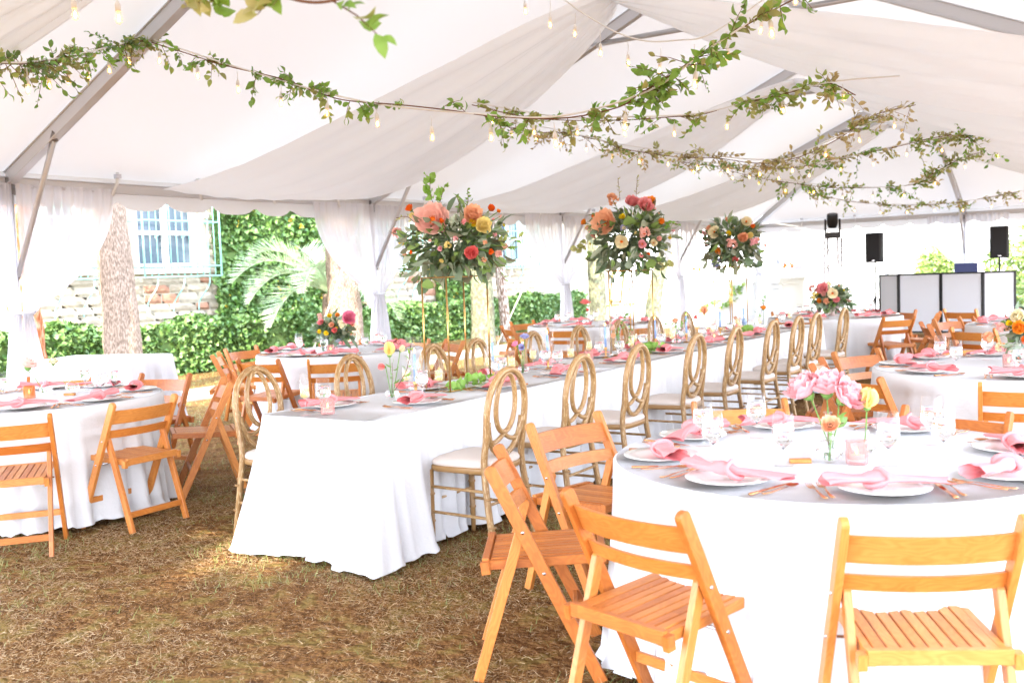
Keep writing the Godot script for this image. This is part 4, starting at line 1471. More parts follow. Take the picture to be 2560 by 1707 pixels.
	for i in 4:
		var x := (i - 1.5) * 0.0063
		tube(st, [Vector3(x, 0.006, -0.060), Vector3(x, 0.006, -0.085), Vector3(x * 0.95, 0.010, -0.102)], [0.0021, 0.0019, 0.001], 5, 0.7)
	meshes.fork = fin(st)
	st = ST()
	tube(st, [Vector3(0, 0.006, 0.115), Vector3(0, 0.006, 0.10), Vector3(0, 0.006, 0.02)], [0.0075, 0.0085, 0.006], 8, 0.55)
	tube(st, [Vector3(0, 0.006, 0.02), Vector3(0.001, 0.006, -0.06), Vector3(0.002, 0.006, -0.10), Vector3(0.0, 0.006, -0.118)], [0.007, 0.0095, 0.008, 0.002], 8, 0.12)
	meshes.knife = fin(st)
	st = ST()
	tube(st, [Vector3(0, 0.006, 0.10), Vector3(0, 0.004, 0.06), Vector3(0, 0.008, 0.0), Vector3(0, 0.008, -0.025)], [0.0075, 0.006, 0.003, 0.0035], 8, 0.3)
	var bowl := []
	for i in 9:
		var row := []
		for j in 9:
			var v := i / 8.0
			var u := j / 4.0 - 1.0
			var w := 0.0175 * pow(sin(PI * clampf(v * 0.93 + 0.05, 0, 1)), 0.6)
			row.append(Vector3(u * w, 0.012 - 0.008 * (1 - u * u) * sin(PI * v), -0.022 - v * 0.055))
		bowl.append(row)
	grid(st, bowl)
	meshes.spoon = fin(st)

func napkin_mesh(k: int) -> ArrayMesh:
	var st := ST()
	var bend: float = [0.05, -0.06, 0.10, -0.02][k]
	# x along, half width, half height, lift: funnel end, knot, twisted tail
	var stn := [[-0.205, 0.046, 0.034, 0.034], [-0.185, 0.043, 0.034, 0.036], [-0.15, 0.036, 0.028, 0.034], [-0.11, 0.028, 0.022, 0.032], [-0.075, 0.024, 0.022, 0.032], [-0.05, 0.030, 0.030, 0.036], [-0.02, 0.034, 0.034, 0.038], [0.015, 0.030, 0.030, 0.036], [0.04, 0.022, 0.020, 0.032], [0.08, 0.027, 0.018, 0.029], [0.13, 0.036, 0.015, 0.024], [0.18, 0.044, 0.012, 0.017], [0.225, 0.052, 0.009, 0.011]]
	if k == 2:
		stn.reverse()
		for i in stn.size():
			stn[i] = [-stn[i][0], stn[i][1] * 0.92, stn[i][2] * 1.05, stn[i][3]]
	var rings := []
	var segs := 26
	for i in stn.size():
		var s: Array = stn[i]
		var x: float = s[0]
		x *= 0.88
		var c := Vector3(x, s[3] * 0.66 + 0.016, bend * (x / 0.2) * (x / 0.2) * 0.6)
		var tw: float = x * (6.0 + k * 2.0)
		var ring := []
		for j in segs:
			var q := TAU * j / segs
			var r := 1.0 + 0.13 * sin(q * 3.0 + tw * 2.0 + k) + 0.08 * sin(q * 7.0 - tw * 3.0 + k * 2.0) * (1.0 if absf(x) > 0.06 else 0.3)
			ring.append(c + Vector3(0.012 * sin(q * 2.0 + k) * (1.0 if absf(x) > 0.17 else 0.0), sin(q) * s[2] * r * 0.62, cos(q) * s[1] * r * 0.95))
		rings.append(ring)
	for i in rings.size() - 1:
		for j in segs:
			var l := (j + 1) % segs
			quad(st, rings[i][j], rings[i][l], rings[i + 1][l], rings[i + 1][j])
	# the loop that makes the knot
	var loop := []
	for i in 20:
		var q := TAU * i / 20
		loop.append(Vector3(-0.018 + 0.022 * sin(q + 0.6) + 0.01 * cos(q * 2.0), 0.037 + 0.024 * sin(q), 0.036 * cos(q)))
	tube(st, loop, 0.015, 8, 0.5, true)
	return fin(st)

# plate, knotted napkin, cutlery at a seat: (a, b) is the plate's middle, (fa, fb) points from the seat to the table's middle
func lay(a: float, b: float, fa: float, fb: float, where: String, k: int, y: float, flip := false, seat := "") -> void:
	var yaw := face_yaw(fa, fb)
	var bs := Basis(Vector3.UP, yaw)
	var o := V(a, b, y)
	var g := (" at " + seat) if seat else (" on " + where)
	solo("dinner_plate", meshes.plate, M.plate, Transform3D(bs, o), ("white dinner plate" if seat else "white dinner plate under a pink napkin") + g, "plate", "plates on " + where)
	var nyaw := yaw + R(-0.22, 0.22) + (PI if flip else 0.0)
	solo("knotted_napkin", meshes.napkins[k % 4], M.pink, Transform3D(Basis(Vector3.UP, nyaw), o + Vector3(0, 0.004, 0)), ("knotted pink linen napkin" if seat else "pink linen napkin knotted in the middle") + g, "napkin", "napkins on " + where)
	# forks to the sitter's left, knife and spoon to the right; local +z points to the middle, so heads point to +z
	var flipb := bs * Basis(Vector3.UP, PI)
	for e in [["fork", 0.175], ["fork", 0.205], ["knife", -0.178], ["spoon", -0.21]]:
		var p := o + bs * Vector3(e[1], 0.0, R(-0.015, 0.01))
		solo("gold_" + e[0], meshes[e[0]], M.gold, Transform3D(flipb * Basis(Vector3.UP, R(-0.06, 0.06)), p), "rose gold " + e[0] + g, e[0], {"fork": "forks", "knife": "knives", "spoon": "spoons"}[e[0]] + " on " + where)

func goblet(a: float, b: float, y: float, where: String, seat := "") -> void:
	var o := thing("water_goblet", "clear stemmed water goblet half full " + ("at " + seat if seat else "on " + where), "glass", V(a, b, y), R(0, 6), "water goblets on " + where)
	part(o, "glass", meshes.goblet, M.glass)
	part(o, "water", meshes.goblet_water, M.water)

func flute(a: float, b: float, y: float, where: String, seat := "") -> void:
	var o := thing("champagne_flute", "slim champagne flute with pale wine " + ("at " + seat if seat else "on " + where), "glass", V(a, b, y), R(0, 6), "champagne flutes on " + where)
	part(o, "glass", meshes.flute, M.glass)
	part(o, "wine", meshes.flute_wine, M.wine)

func votive(p: Vector3, label: String, group := "", m: Material = null) -> void:
	var o := thing("votive_candle", label, "candle", p, 0.0, group)
	part(o, "cup", meshes.votive, m if m else M.rose_glass)
	var w := part(o, "wax", meshes.tealight, M.wax)
	part(w, "flame", meshes.flame, M.flame, Transform3D(Basis(), Vector3(0, 0.034, 0)))

func round_table(ca: float, cb: float, r: float, where: String, tlabel: String, seats: Array, seed_: int, lin: Material) -> void:
	var t := thing("round_table", "round folding table hidden below the cloth of " + where, "table", V(ca, cb))
	part(t, "table_top", lathe_mesh([Vector2(0, 0.722), Vector2(r - 0.03, 0.722), Vector2(r - 0.025, 0.748), Vector2(0, 0.748)], 40), M.honey2)
	for i in 4:
		var q := TAU * (i + 0.5) / 4
		part(t, "leg", tube_mesh([Vector3(cos(q) * 0.42, 0, sin(q) * 0.42), Vector3(cos(q) * 0.42, 0.722, sin(q) * 0.42)], 0.015, 6), M.alu_dark)
	solo("tablecloth", round_cloth(r, 0.7605, 0.035, seed_), lin, Transform3D(Basis(), V(ca, cb)), tlabel, "tablecloth")
	for i in seats.size():
		var s: Array = seats[i]
		# a seat: direction from the table's middle, detail (1 = plate, napkin, cutlery and glass)
		var d := Vector2(s[0] - ca, s[1] - cb).normalized()
		var pa := ca + d.x * (r - 0.17)
		var pb := cb + d.y * (r - 0.17)
		lay(pa, pb, -d.x, -d.y, where, i + seed_, 0.7625, i % 2 == 1)
		if s.size() < 3 or s[2] is String:
			chair_at(s[0], s[1], ca, cb, where, i + seed_, 0.0, s[2] if s.size() > 2 else "")

func make_tables() -> void:
	make_ware()
	folding = [make_folding([M.honey, M.honey2, M.honey3]), make_folding([M.honey2, M.honey, M.honey]), make_folding([M.honey3, M.honey3, M.honey]), make_folding([M.honey, M.honey3, M.honey2]), make_folding([M.honey2, M.honey2, M.honey])]
	oval = make_oval_chair()
	var W := ["the round table with pale peonies", "the round table with the amber votive", "the round table before the ivy", "the round table with orange ranunculus", "the round table with the coral dahlia", "the round table past the long table", "the round table beside the booth"]
	round_table(3.73, -1.04, 0.81, W[0], "smooth white cloth to the ground over the round peony table", [[3.08, -2.14, "honey folding chair at the peony table, beside the long table's front corner"], [4.04, -2.39, "honey folding chair at the peony table, back to the second oval chair"], [2.61, -1.36, "honey folding chair at the peony table, one seat from the long table's corner"], [2.77, -0.51, "honey folding chair at the peony table, third seat from the long table's corner"], [4.86, -1.83, "honey folding chair tucked behind the peony table, back to the oval chairs"], [4.87, -0.80, "honey folding chair between the peony table and the ranunculus table"], [3.35, 0.16], [4.3, 0.1]], 4, M.linen)
	round_table(3.82, -6.40, 0.80, W[1], "white cloth with soft folds over the round table holding the amber votive", [[3.87, -5.30, "honey folding chair pushed in squarely at the amber votive table"], [3.01, -5.38, "honey folding chair next round from the squarely pushed chair, amber votive table"], [5.10, -6.70, "honey folding chair at the amber votive table, back to the ivy table"], [4.85, -5.68, "honey folding chair at the amber votive table, back to the first oval chair"], [4.75, -7.60], [3.7, -7.7], [2.75, -7.1]], 12, M.linen2)
	round_table(7.6, -7.15, 0.84, W[2], "white cloth over the round table standing before the ivy wall", [[6.31, -6.98], [6.51, -6.20], [6.75, -8.08], [7.5, -8.55], [8.72, -6.5], [8.5, -8.0], [7.7, -5.75, 0], [8.85, -7.2]], 21, M.linen2)
	round_table(7.24, -0.80, 0.90, W[3], "white cloth over the round table with the orange ranunculus bouquet", [[7.05, -2.08], [7.93, -2.03], [6.20, -1.60], [5.95, -0.62], [8.6, -1.3], [8.6, -0.4, 0], [6.5, 0.2, 0]], 34, M.linen2)
	round_table(12.1, -6.65, 0.88, W[4], "white cloth over the round table with the coral dahlia", [[11.13, -7.44], [12.4, -8.0], [10.85, -6.35], [11.35, -5.55], [13.1, -7.5], [12.6, -5.4], [13.4, -6.5]], 45, M.linen2)
	round_table(13.6, -3.75, 0.86, W[5], "white cloth over the round table next to the far end of the long table", [[12.45, -3.95], [12.85, -2.75], [14.7, -3.1], [13.75, -2.45], [13.0, -4.9], [14.5, -4.7], [14.9, -3.9]], 52, M.linen2)
	round_table(11.9, -1.0, 0.84, W[6], "white cloth over the round table beside the white booth", [[10.65, -1.60], [11.45, -2.2], [12.45, -2.15], [11.0, -0.1], [13.1, -1.3]], 63, M.linen2)
	# chairs gathered between the last tables
	chair_at(12.9, -1.75, 12.1, -0.9, W[6], 1)
	chair_at(14.6, -2.35, 15.6, -1.9, "the gap between the last tables", 2)
	# glasses on the round tables
	for p in [[3.723, -1.553], [3.447, -1.40], [3.978, -1.423], [3.449, -1.137], [3.585, -0.81], [4.062, -0.757], [3.788, -0.665]]:
		goblet(p[0], p[1], 0.7615, W[0])
	for px in [[213, 975], [258, 985], [288, 978], [8, 1000], [245, 990]]:
		var p := on_y(px[0], px[1], 0.76)
		goblet(-p.z, p.x, 0.7615, W[1])
	for e in [[7.6, -7.15, W[2], 0.45, 8], [7.24, -0.8, W[3], 0.48, 7], [12.1, -6.65, W[4], 0.47, 8], [13.6, -3.75, W[5], 0.46, 8], [11.9, -1.0, W[6], 0.45, 5]]:
		for i in e[4]:
			var q: float = TAU * i / e[4] + 0.35
			goblet(e[0] + cos(q) * e[3] + R(-0.04, 0.04), e[1] + sin(q) * e[3] + R(-0.04, 0.04), 0.7615, e[2])
	# long table: three cloths end to end
	var LT := "the long table"
	var cuts := [3.775, 6.52, 9.18, 11.75]
	var cl := ["white cloth puddling on the grass over the front end of the long table", "white cloth over the middle of the long table", "white cloth over the far end of the long table"]
	for k in 3:
		var mid: float = (cuts[k] + cuts[k + 1]) / 2
		var len_: float = cuts[k + 1] - cuts[k]
		var t := thing("banquet_table", ["folding table under the front cloth of the long table", "folding table under the middle cloth of the long table", "folding table under the last cloth of the long table"][k], "table", V(mid, -3.77))
		part(t, "table_top", box_mesh(Vector3(0, 0.735, 0), Vector3(0.76, 0.03, len_ - 0.06)), M.honey2)
		for sx in [-1, 1]:
			for sz in [-1, 1]:
				part(t, "leg", tube_mesh([Vector3(0.28 * sx, 0, (len_ / 2 - 0.3) * sz), Vector3(0.28 * sx, 0.72, (len_ / 2 - 0.3) * sz)], 0.016, 6), M.alu_dark)
		solo("tablecloth", rect_cloth(0.395, len_ / 2 + 0.008, 0.7605 + 0.0012 * k, 0.03, 0.20 if k == 0 else 0.06, 5 + k * 9), M.linen if k == 0 else M.linen2, Transform3D(Basis(), V(mid, -3.77)), cl[k], "tablecloth")
	var ra := [4.43, 5.23, 6.02, 7.01, 7.82, 8.75, 9.49, 10.09, 11.12]
	var la := [4.13, 4.99, 5.87, 6.45, 7.30, 8.11, 8.93, 9.75, 10.6]
	for i in 9:
		var nth: String = ["first", "second", "third", "fourth", "fifth", "sixth", "seventh", "eighth", "last"][i]
		var near := "the " + nth + " seat on the long table's peony side"
		var away := "the " + nth + " seat on the long table's ivy side"
		put(oval, V(ra[i], -3.175), face_yaw(0, -1) + R(-0.04, 0.04), "limed wood oval back chair, " + near, "chair", "oval back chairs along the long table")
		put(oval, V(la[i], -4.375), face_yaw(0, 1) + R(-0.04, 0.04), "limed wood oval back chair, " + away, "chair", "oval back chairs along the long table")
		lay(ra[i] - 0.03, -3.565, 0, -1, LT, i, 0.7635, i % 2 == 0, near)
		lay(la[i], -3.975, 0, 1, LT, i + 1, 0.7635, i % 2 == 1, away)
		goblet(ra[i] + 0.21, -3.72, 0.763, LT, near)
		goblet(la[i] - 0.20, -3.84, 0.763, LT, away)
		flute(ra[i] + 0.30, -3.66, 0.763, LT, near)
		flute(la[i] - 0.30, -3.88, 0.763, LT, away)

# ---------------------------------------------------------------- flowers
func petal_mesh(kind: String) -> ArrayMesh:
	var key := "petal_" + kind
	if meshes.has(key):
		return meshes[key]
	var st := ST()
	var g := []
	var ruff := 0.06 if kind == "ruffle" else 0.02
	for i in 6:
		var v := i / 5.0
		var w: float
		if kind == "point":
			w = 0.30 * sin(PI * pow(v, 0.8)) + 0.03 * (1.0 - v)
		else:
			w = 0.10 + 0.40 * sin(PI * pow(v, 0.75) * 0.80)
		var row := []
		for j in 5:
			var u := j / 2.0 - 1.0
			var notch := (-0.06 * cos(u * 5.0) if i == 5 else 0.0)
			row.append(Vector3(u * w, v + notch - 0.10 * u * u * v, 0.30 * v * v + 0.35 * w * u * u + ruff * sin(u * 7.0 + v * 5.0) * v))
		g.append(row)
	grid(st, g)
	meshes[key] = fin(st)
	return meshes[key]

func petal_xf(phi: float, tilt: float, size: float, y := 0.0) -> Transform3D:
	var r := Vector3(cos(phi), 0, sin(phi))
	var py := Vector3.UP * cos(tilt) + r * sin(tilt)
	var pz := Vector3.UP * sin(tilt) - r * cos(tilt)
	return Transform3D(Basis(py.cross(pz), py, pz).scaled_local(Vector3.ONE * size), Vector3.UP * y)

func petal_list(kind: String) -> Array:
	var rings: Array = {
		"open": [[9, 1.38, 0.64], [8, 1.12, 0.58], [7, 0.88, 0.46]],
		"peony": [[8, 1.25, 0.60], [8, 0.95, 0.58], [8, 0.70, 0.55], [7, 0.46, 0.50], [6, 0.25, 0.45], [5, 0.08, 0.40]],
		"ball": [[6, 1.05, 0.52], [6, 0.72, 0.52], [6, 0.45, 0.48], [5, 0.22, 0.42], [4, 0.05, 0.34]],
		"daisy": [[9, 1.15, 0.52], [8, 0.8, 0.42], [6, 0.5, 0.3]],
		"tulip": [[4, 0.42, 0.75], [4, 0.2, 0.75], [3, 0.05, 0.6]],
		"dahlia": [[13, 1.35, 0.55], [12, 1.0, 0.5], [10, 0.65, 0.42], [7, 0.3, 0.32]]}[kind]
	var out := []
	var pk := "point" if kind == "dahlia" else "ruffle" if kind in ["open", "peony"] else "cup"
	var r2 := RandomNumberGenerator.new()
	r2.seed = kind.hash()
	for e in rings.size():
		for i in rings[e][0]:
			out.append([pk, petal_xf(TAU * i / rings[e][0] + e * 0.7 + r2.randf_range(-0.15, 0.15), rings[e][1] + r2.randf_range(-0.12, 0.12), rings[e][2] * r2.randf_range(0.88, 1.1), e * 0.02)])
	return out

func head_mesh(kind: String) -> ArrayMesh:
	var key := "head_" + kind
	if not meshes.has(key):
		var st := SurfaceTool.new()
		st.begin(Mesh.PRIMITIVE_TRIANGLES)
		for e in petal_list(kind):
			st.append_from(petal_mesh(e[0]), 0, e[1])
		meshes[key] = st.commit()
	return meshes[key]

func cluster_mesh() -> ArrayMesh:
	if not meshes.has("cluster"):
		var st := SurfaceTool.new()
		st.begin(Mesh.PRIMITIVE_TRIANGLES)
		var r2 := RandomNumberGenerator.new()
		r2.seed = 77
		for i in 26:
			var d := Vector3(r2.randf_range(-1, 1), r2.randf_range(-0.6, 1), r2.randf_range(-1, 1)).normalized()
			var x := d.cross(Vector3(0.3, 0.5, 0.8)).normalized()
			var bs := Basis(x, d, x.cross(d))
			for k in 5:
				var xf := petal_xf(TAU * k / 5, 1.15, 0.2)
				st.append_from(petal_mesh("cup"), 0, Transform3D(bs, d * r2.randf_range(0.25, 0.48) * Vector3(0.8, 1.2, 0.8)) * xf)
		meshes.cluster = st.commit()
	return meshes.cluster

func bloom(parent: Node3D, at: Vector3, face: Vector3, size: float, kind: String, col: String, from := Vector3.INF) -> void:
	var d := face.normalized()
	var x := d.cross(Vector3(0.21, 0.37, 0.9)).normalized()
	var xf := Transform3D(Basis(x, d, x.cross(d)).scaled_local(Vector3.ONE * size), at)
	var m: Material = M.petals[col]
	var f: MeshInstance3D
	if kind == "cluster":
		f = part(parent, "flower", cluster_mesh(), m, xf)
	elif size > 0.085 and not kind in ["ball", "daisy"]:
		f = part(parent, "flower", sphere_ish(), M.stamen if kind == "open" else m, xf)
		for e in petal_list(kind):
			part(f, "petal", petal_mesh(e[0]), m, e[1])
	else:
		f = part(parent, "flower", head_mesh(kind), m, xf)
		if kind == "daisy":
			part(f, "flower_centre", sphere_ish(), M.dark_center if col == "peach" else M.petals["amber"], Transform3D(Basis.from_scale(Vector3.ONE * 0.8), Vector3(0, 0.08, 0)))
	if kind in ["tulip", "ball", "dahlia", "open", "peony"]:
		part(f, "calyx", calyx_mesh(), M.stem)
	if from != Vector3.INF:
		part(parent, "stem", tube_mesh([from, from.lerp(at, 0.5) + Vector3(0.004, 0.0, 0.003), at - d * size * 0.08], 0.0028, 5), M.stem)

func sphere_ish() -> ArrayMesh:
	if not meshes.has("centre"):
		var st := ST()
		lathe(st, [Vector2(0, -0.03), Vector2(0.10, 0.0), Vector2(0.15, 0.08), Vector2(0.13, 0.16), Vector2(0.07, 0.2), Vector2(0, 0.19)], 12, 0.12, 5)
		for i in 40:
			var q := i * 2.4
			var r := 0.17 * sqrt(i / 40.0)
			tube(st, [Vector3(cos(q) * r * 0.7, 0.1, sin(q) * r * 0.7), Vector3(cos(q) * r * 1.25, 0.27 - r * 0.4, sin(q) * r * 1.25)], [0.008, 0.014], 3)
		meshes.centre = fin(st)
	return meshes.centre

func calyx_mesh() -> ArrayMesh:
	if not meshes.has("calyx"):
		meshes.calyx = lathe_mesh([Vector2(0.0, -0.16), Vector2(0.04, -0.14), Vector2(0.13, -0.06), Vector2(0.17, 0.02), Vector2(0.1, 0.05), Vector2(0, 0.05)], 8)
	return meshes.calyx

func sprig(parent: Node3D, p0: Vector3, p1: Vector3, n: int, size: float, kind: String, mats: Array, bow := 0.03) -> void:
	var d := (p1 - p0).normalized()
	var side := d.cross(Vector3(R(-1, 1), R(-1, 1), R(-1, 1))).normalized()
	var pts := bez([p0, p0.lerp(p1, 0.5) + side * bow, p1], 6)
	part(parent, "stem", tube_mesh(pts, 0.0022, 4), M.twig)
	var m: Material = mats[rng.randi() % mats.size()]
	for i in n:
		var f := (0.25 + 0.75 * (i + 0.5) / n) * (pts.size() - 1.001)
		var q: Vector3 = pts[int(f)].lerp(pts[int(f) + 1], f - int(f))
		var s := d.cross(Vector3(R(-1, 1), R(-1, 1), R(-1, 1))).normalized()
		part(parent, "leaf", leaf_mesh(kind), m, Transform3D(rand_basis((d * R(0.3, 0.9) + s).normalized(), size * R(0.75, 1.2)), q))

# a full arrangement: leaves of several kinds bushing out of the middle, blooms set by where they show
func arrangement(called: String, label: String, cat: String, c: Vector3, rad: Vector3, a_plane: float, blooms: Array, leaves: int, lsize: float, droop: float, group := "") -> Node3D:
	var o := thing(called, label, cat, c, 0.0, group)
	var toward := (cam.position - c).normalized()
	var kinds := ["oval", "long", "round", "oval", "long"]
	var n := 0
	while n < leaves:
		var d := Vector3(R(-1, 1), R(-0.85, 0.9), R(-1, 1)).normalized()
		var reach := pow(rng.randf(), 0.45)
		var p := d * rad * reach * 0.95
		if d.y < -0.1:
			p.y -= droop * rng.randf()
		var k: String = kinds[rng.randi() % 5]
		var ld := (d + Vector3(R(-0.7, 0.7), R(-0.9, 0.4), R(-0.7, 0.7))).normalized()
		part(o, "leaf", leaf_mesh(k), M.sage[rng.randi() % 6], Transform3D(rand_basis(ld, lsize * R(0.7, 1.4) * (1.5 if k == "long" else 1.0)), p))
		n += 1
	# dark heart of crossing stems
	var st := ST()
	for i in 60:
		var d := Vector3(R(-1, 1), R(-0.2, 1), R(-1, 1)).normalized()
		tube(st, [Vector3(R(-0.03, 0.03), -rad.y * 0.6, R(-0.03, 0.03)), d * rad * R(0.5, 0.85)], [0.004, 0.002], 4)
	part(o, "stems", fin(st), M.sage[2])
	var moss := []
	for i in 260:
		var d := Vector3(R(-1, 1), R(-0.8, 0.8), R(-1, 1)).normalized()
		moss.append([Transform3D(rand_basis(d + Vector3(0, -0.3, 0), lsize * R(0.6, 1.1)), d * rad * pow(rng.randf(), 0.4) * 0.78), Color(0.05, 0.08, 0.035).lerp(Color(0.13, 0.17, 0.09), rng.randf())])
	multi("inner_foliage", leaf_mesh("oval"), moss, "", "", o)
	for b in blooms:
		var size: float = b[4] * 1.03
		var p := on_a(b[0], b[1], a_plane) - c
		var depth := 1.0 - clampf(Vector2(p.x / rad.x, p.y / rad.y).length(), 0.0, 1.0)
		p += toward * (rad.x * 0.8 * sqrt(depth) + (0.05 if b[2] == "open" else 0.01))
		bloom(o, p, (p.normalized() * 0.8 + toward * (1.7 if b[2] == "open" else 0.9) + Vector3.UP * 0.25), size, b[2], b[3], p * 0.2)
	# small filler blooms between the large ones
	for i in int(leaves / 10.0):
		var d := Vector3(R(-1, 1), R(-0.5, 1), R(-1, 1)).normalized()
		var p := d * rad * R(0.85, 1.12)
		var k: int = rng.randi() % 6
		bloom(o, p, d, R(0.022, 0.05) * (rad.x + 0.6), ["daisy", "ball", "cluster", "tulip", "cluster", "daisy"][k], ["cream", "peach", "palepink", "blush", "lemon", "orange", "yellow", "pink"][rng.randi() % 8], p * 0.5)
	return o

func gold_stand(ac: float, label: String) -> void:
	var o := thing("flower_stand", label, "flower stand", V(ac, -3.80, 0.764), 0.0, "slim gold stands on the long table")
	var la := 0.22
	var lb := 0.095
	for s in [[-1, -1], [-1, 1], [1, -1], [1, 1]]:
		var x: float = s[1] * lb
		var z: float = s[0] * la
		part(o, "rod", tube_mesh([Vector3(x, 0, z), Vector3(x, 0.715, z)], 0.0055, 6), M.brass)
	for y in [0.004, 0.712]:
		part(o, "frame_ring", tube_mesh([Vector3(-lb, y, -la), Vector3(lb, y, -la), Vector3(lb, y, la), Vector3(-lb, y, la)], 0.0042, 5, 1.0, true), M.brass)
	part(o, "tray", box_mesh(Vector3(0, 0.713, 0), Vector3(0.17, 0.006, 0.36)), M.brass)

func candlestick(p: Vector3) -> void:
	var o := thing("blue_taper_candle", "pale blue taper candle in a brass stick on the long table", "candle", p, 0.0, "blue tapers on the long table")
	part(o, "candlestick", meshes.stick, M.brass)
	var w := part(o, "taper", meshes.taper, M.blue_wax, Transform3D(Basis(), Vector3(0, 0.086, 0)))
	part(w, "flame", meshes.flame, M.flame, Transform3D(Basis(), Vector3(0, 0.178, 0)))
	var h := thing("hurricane_glass", "tall clear glass cylinder around a blue taper on the long table", "hurricane glass", p, 0.0, "glass cylinders on the long table")
	part(h, "cylinder", meshes.hurricane, M.glass)

func bud_vase(p: Vector3, label: String, blooms: Array, greens: Array, shape := "bud") -> void:
	var o := thing("bud_vase", label, "vase", p)
	part(o, "glass", meshes[shape], M.glass)
	part(o, "water", meshes[shape + "_water"], M.water)
	var f := thing("cut_flowers", "cut flowers in a bud vase, " + label.split(" with ")[1], "flowers", p)
	for b in blooms:
		bloom(f, b[0], b[1], b[2], b[3], b[4], Vector3(R(-0.012, 0.012), 0.01, R(-0.012, 0.012)))
	for g in greens:
		sprig(f, Vector3(0, 0.03, 0), g[0], g[1], g[2], g[3], [M.leafs[4], M.leafs[0]])

func along_b(x: float, b := -3.8) -> float:
	return -on_b(x, 900, b).z

func make_long_table_items() -> void:
	var y := 0.7645
	gold_stand(5.12, "slim gold rod stand under the flowers with the open blush peony")
	gold_stand(7.62, "slim gold rod stand under the flowers with the big peach peony")
	gold_stand(9.93, "slim gold rod stand under the smallest tall flower arrangement")
	for px in [1036, 1232, 1370, 1515, 1640, 1718, 1803, 1862]:
		var b := -3.79 if px < 1100 else -3.86
		candlestick(V(along_b(px, b), b, y))
	for e in [[3.889, -3.772], [5.45, -3.70], [6.95, -3.86], [8.176, -3.84], [9.2, -3.7]]:
		votive(V(e[0], e[1], y), "pink ribbed glass votive with a lit candle on the long table", "pink votives on the long table")
	bud_vase(V(4.53, -3.86, y), "clear glass bud vase with a cream parrot tulip on the long table", [[Vector3(0.0, 0.26, 0.01), Vector3(0.1, 1, 0.1), 0.095, "tulip", "lemon"], [Vector3(-0.03, 0.19, 0.02), Vector3(-0.6, 0.2, 0.6), 0.05, "tulip", "coral"], [Vector3(0.05, 0.28, -0.03), Vector3(0.5, 0.8, -0.2), 0.05, "tulip", "cream"]], [[Vector3(0.12, 0.33, -0.05), 8, 0.05, "long"], [Vector3(0.05, 0.22, 0.05), 6, 0.05, "long"]])
	bud_vase(V(5.98, -3.86, y), "clear glass bud vase with one pink ranunculus and lilac scabiosa", [[Vector3(-0.035, 0.20, 0.02), Vector3(-0.4, 0.8, 0.5), 0.075, "ball", "hotpink"], [Vector3(0.02, 0.25, 0.0), Vector3(0.3, 1, 0.3), 0.08, "daisy", "lilac"], [Vector3(0.01, 0.19, 0.02), Vector3(0.3, 0.2, 0.8), 0.06, "daisy", "lilac"]], [])
	bud_vase(V(along_b(1555, -3.87), -3.87, y), "clear glass bud vase with peach orchids and dark leaves", [[Vector3(-0.06, 0.22, 0.0), Vector3(-0.6, 0.5, 0.4), 0.08, "daisy", "blush"], [Vector3(-0.04, 0.16, 0.02), Vector3(-0.5, 0.2, 0.6), 0.055, "tulip", "peach"]], [[Vector3(0.03, 0.34, -0.02), 9, 0.055, "oval"], [Vector3(0.09, 0.24, 0.03), 6, 0.05, "oval"]])
	bud_vase(V(8.75, -3.90, y), "clear glass bud vase with a peach ranunculus and pineapple leaves", [[Vector3(0.0, 0.20, 0.01), Vector3(0.0, 0.8, 0.5), 0.085, "ball", "peach"]], [[Vector3(0.07, 0.28, -0.06), 8, 0.06, "long"], [Vector3(-0.08, 0.2, 0.02), 6, 0.05, "oval"]])
	bud_vase(V(9.35, -3.88, y), "clear glass bud vase with a peach tulip and coral ranunculus", [[Vector3(0.02, 0.25, 0.0), Vector3(0.1, 1, 0.2), 0.10, "tulip", "peach"], [Vector3(-0.05, 0.21, 0.02), Vector3(-0.5, 0.6, 0.5), 0.07, "ball", "coral"]], [])
	bud_vase(V(11.1, -3.88, y), "clear glass bud vase with an amber ranunculus and a twig", [[Vector3(0.02, 0.21, 0.01), Vector3(0.2, 0.9, 0.4), 0.09, "ball", "amber"]], [[Vector3(0.05, 0.36, -0.02), 9, 0.045, "oval"], [Vector3(-0.07, 0.22, 0.0), 5, 0.045, "oval"]])
	for e in [[4.88, -3.72, "loose green leaf sprig on the long table under the blush peony stand"], [7.5, -3.70, "loose green leaf sprig on the long table under the peach peony stand"], [9.8, -3.70, "loose green leaf sprig on the long table under the smallest stand"]]:
		var o := thing("leaf_sprig", e[2], "sprig", V(e[0], e[1], y + 0.012))
		sprig(o, Vector3(0.0, 0, 0.12), Vector3(0.03, 0.02, -0.45), 22, 0.055, "round", [M.leafs[1]], 0.03)
		sprig(o, Vector3(0.0, 0, 0.05), Vector3(-0.10, 0.02, -0.5), 16, 0.05, "round", [M.leafs[0]], 0.03)

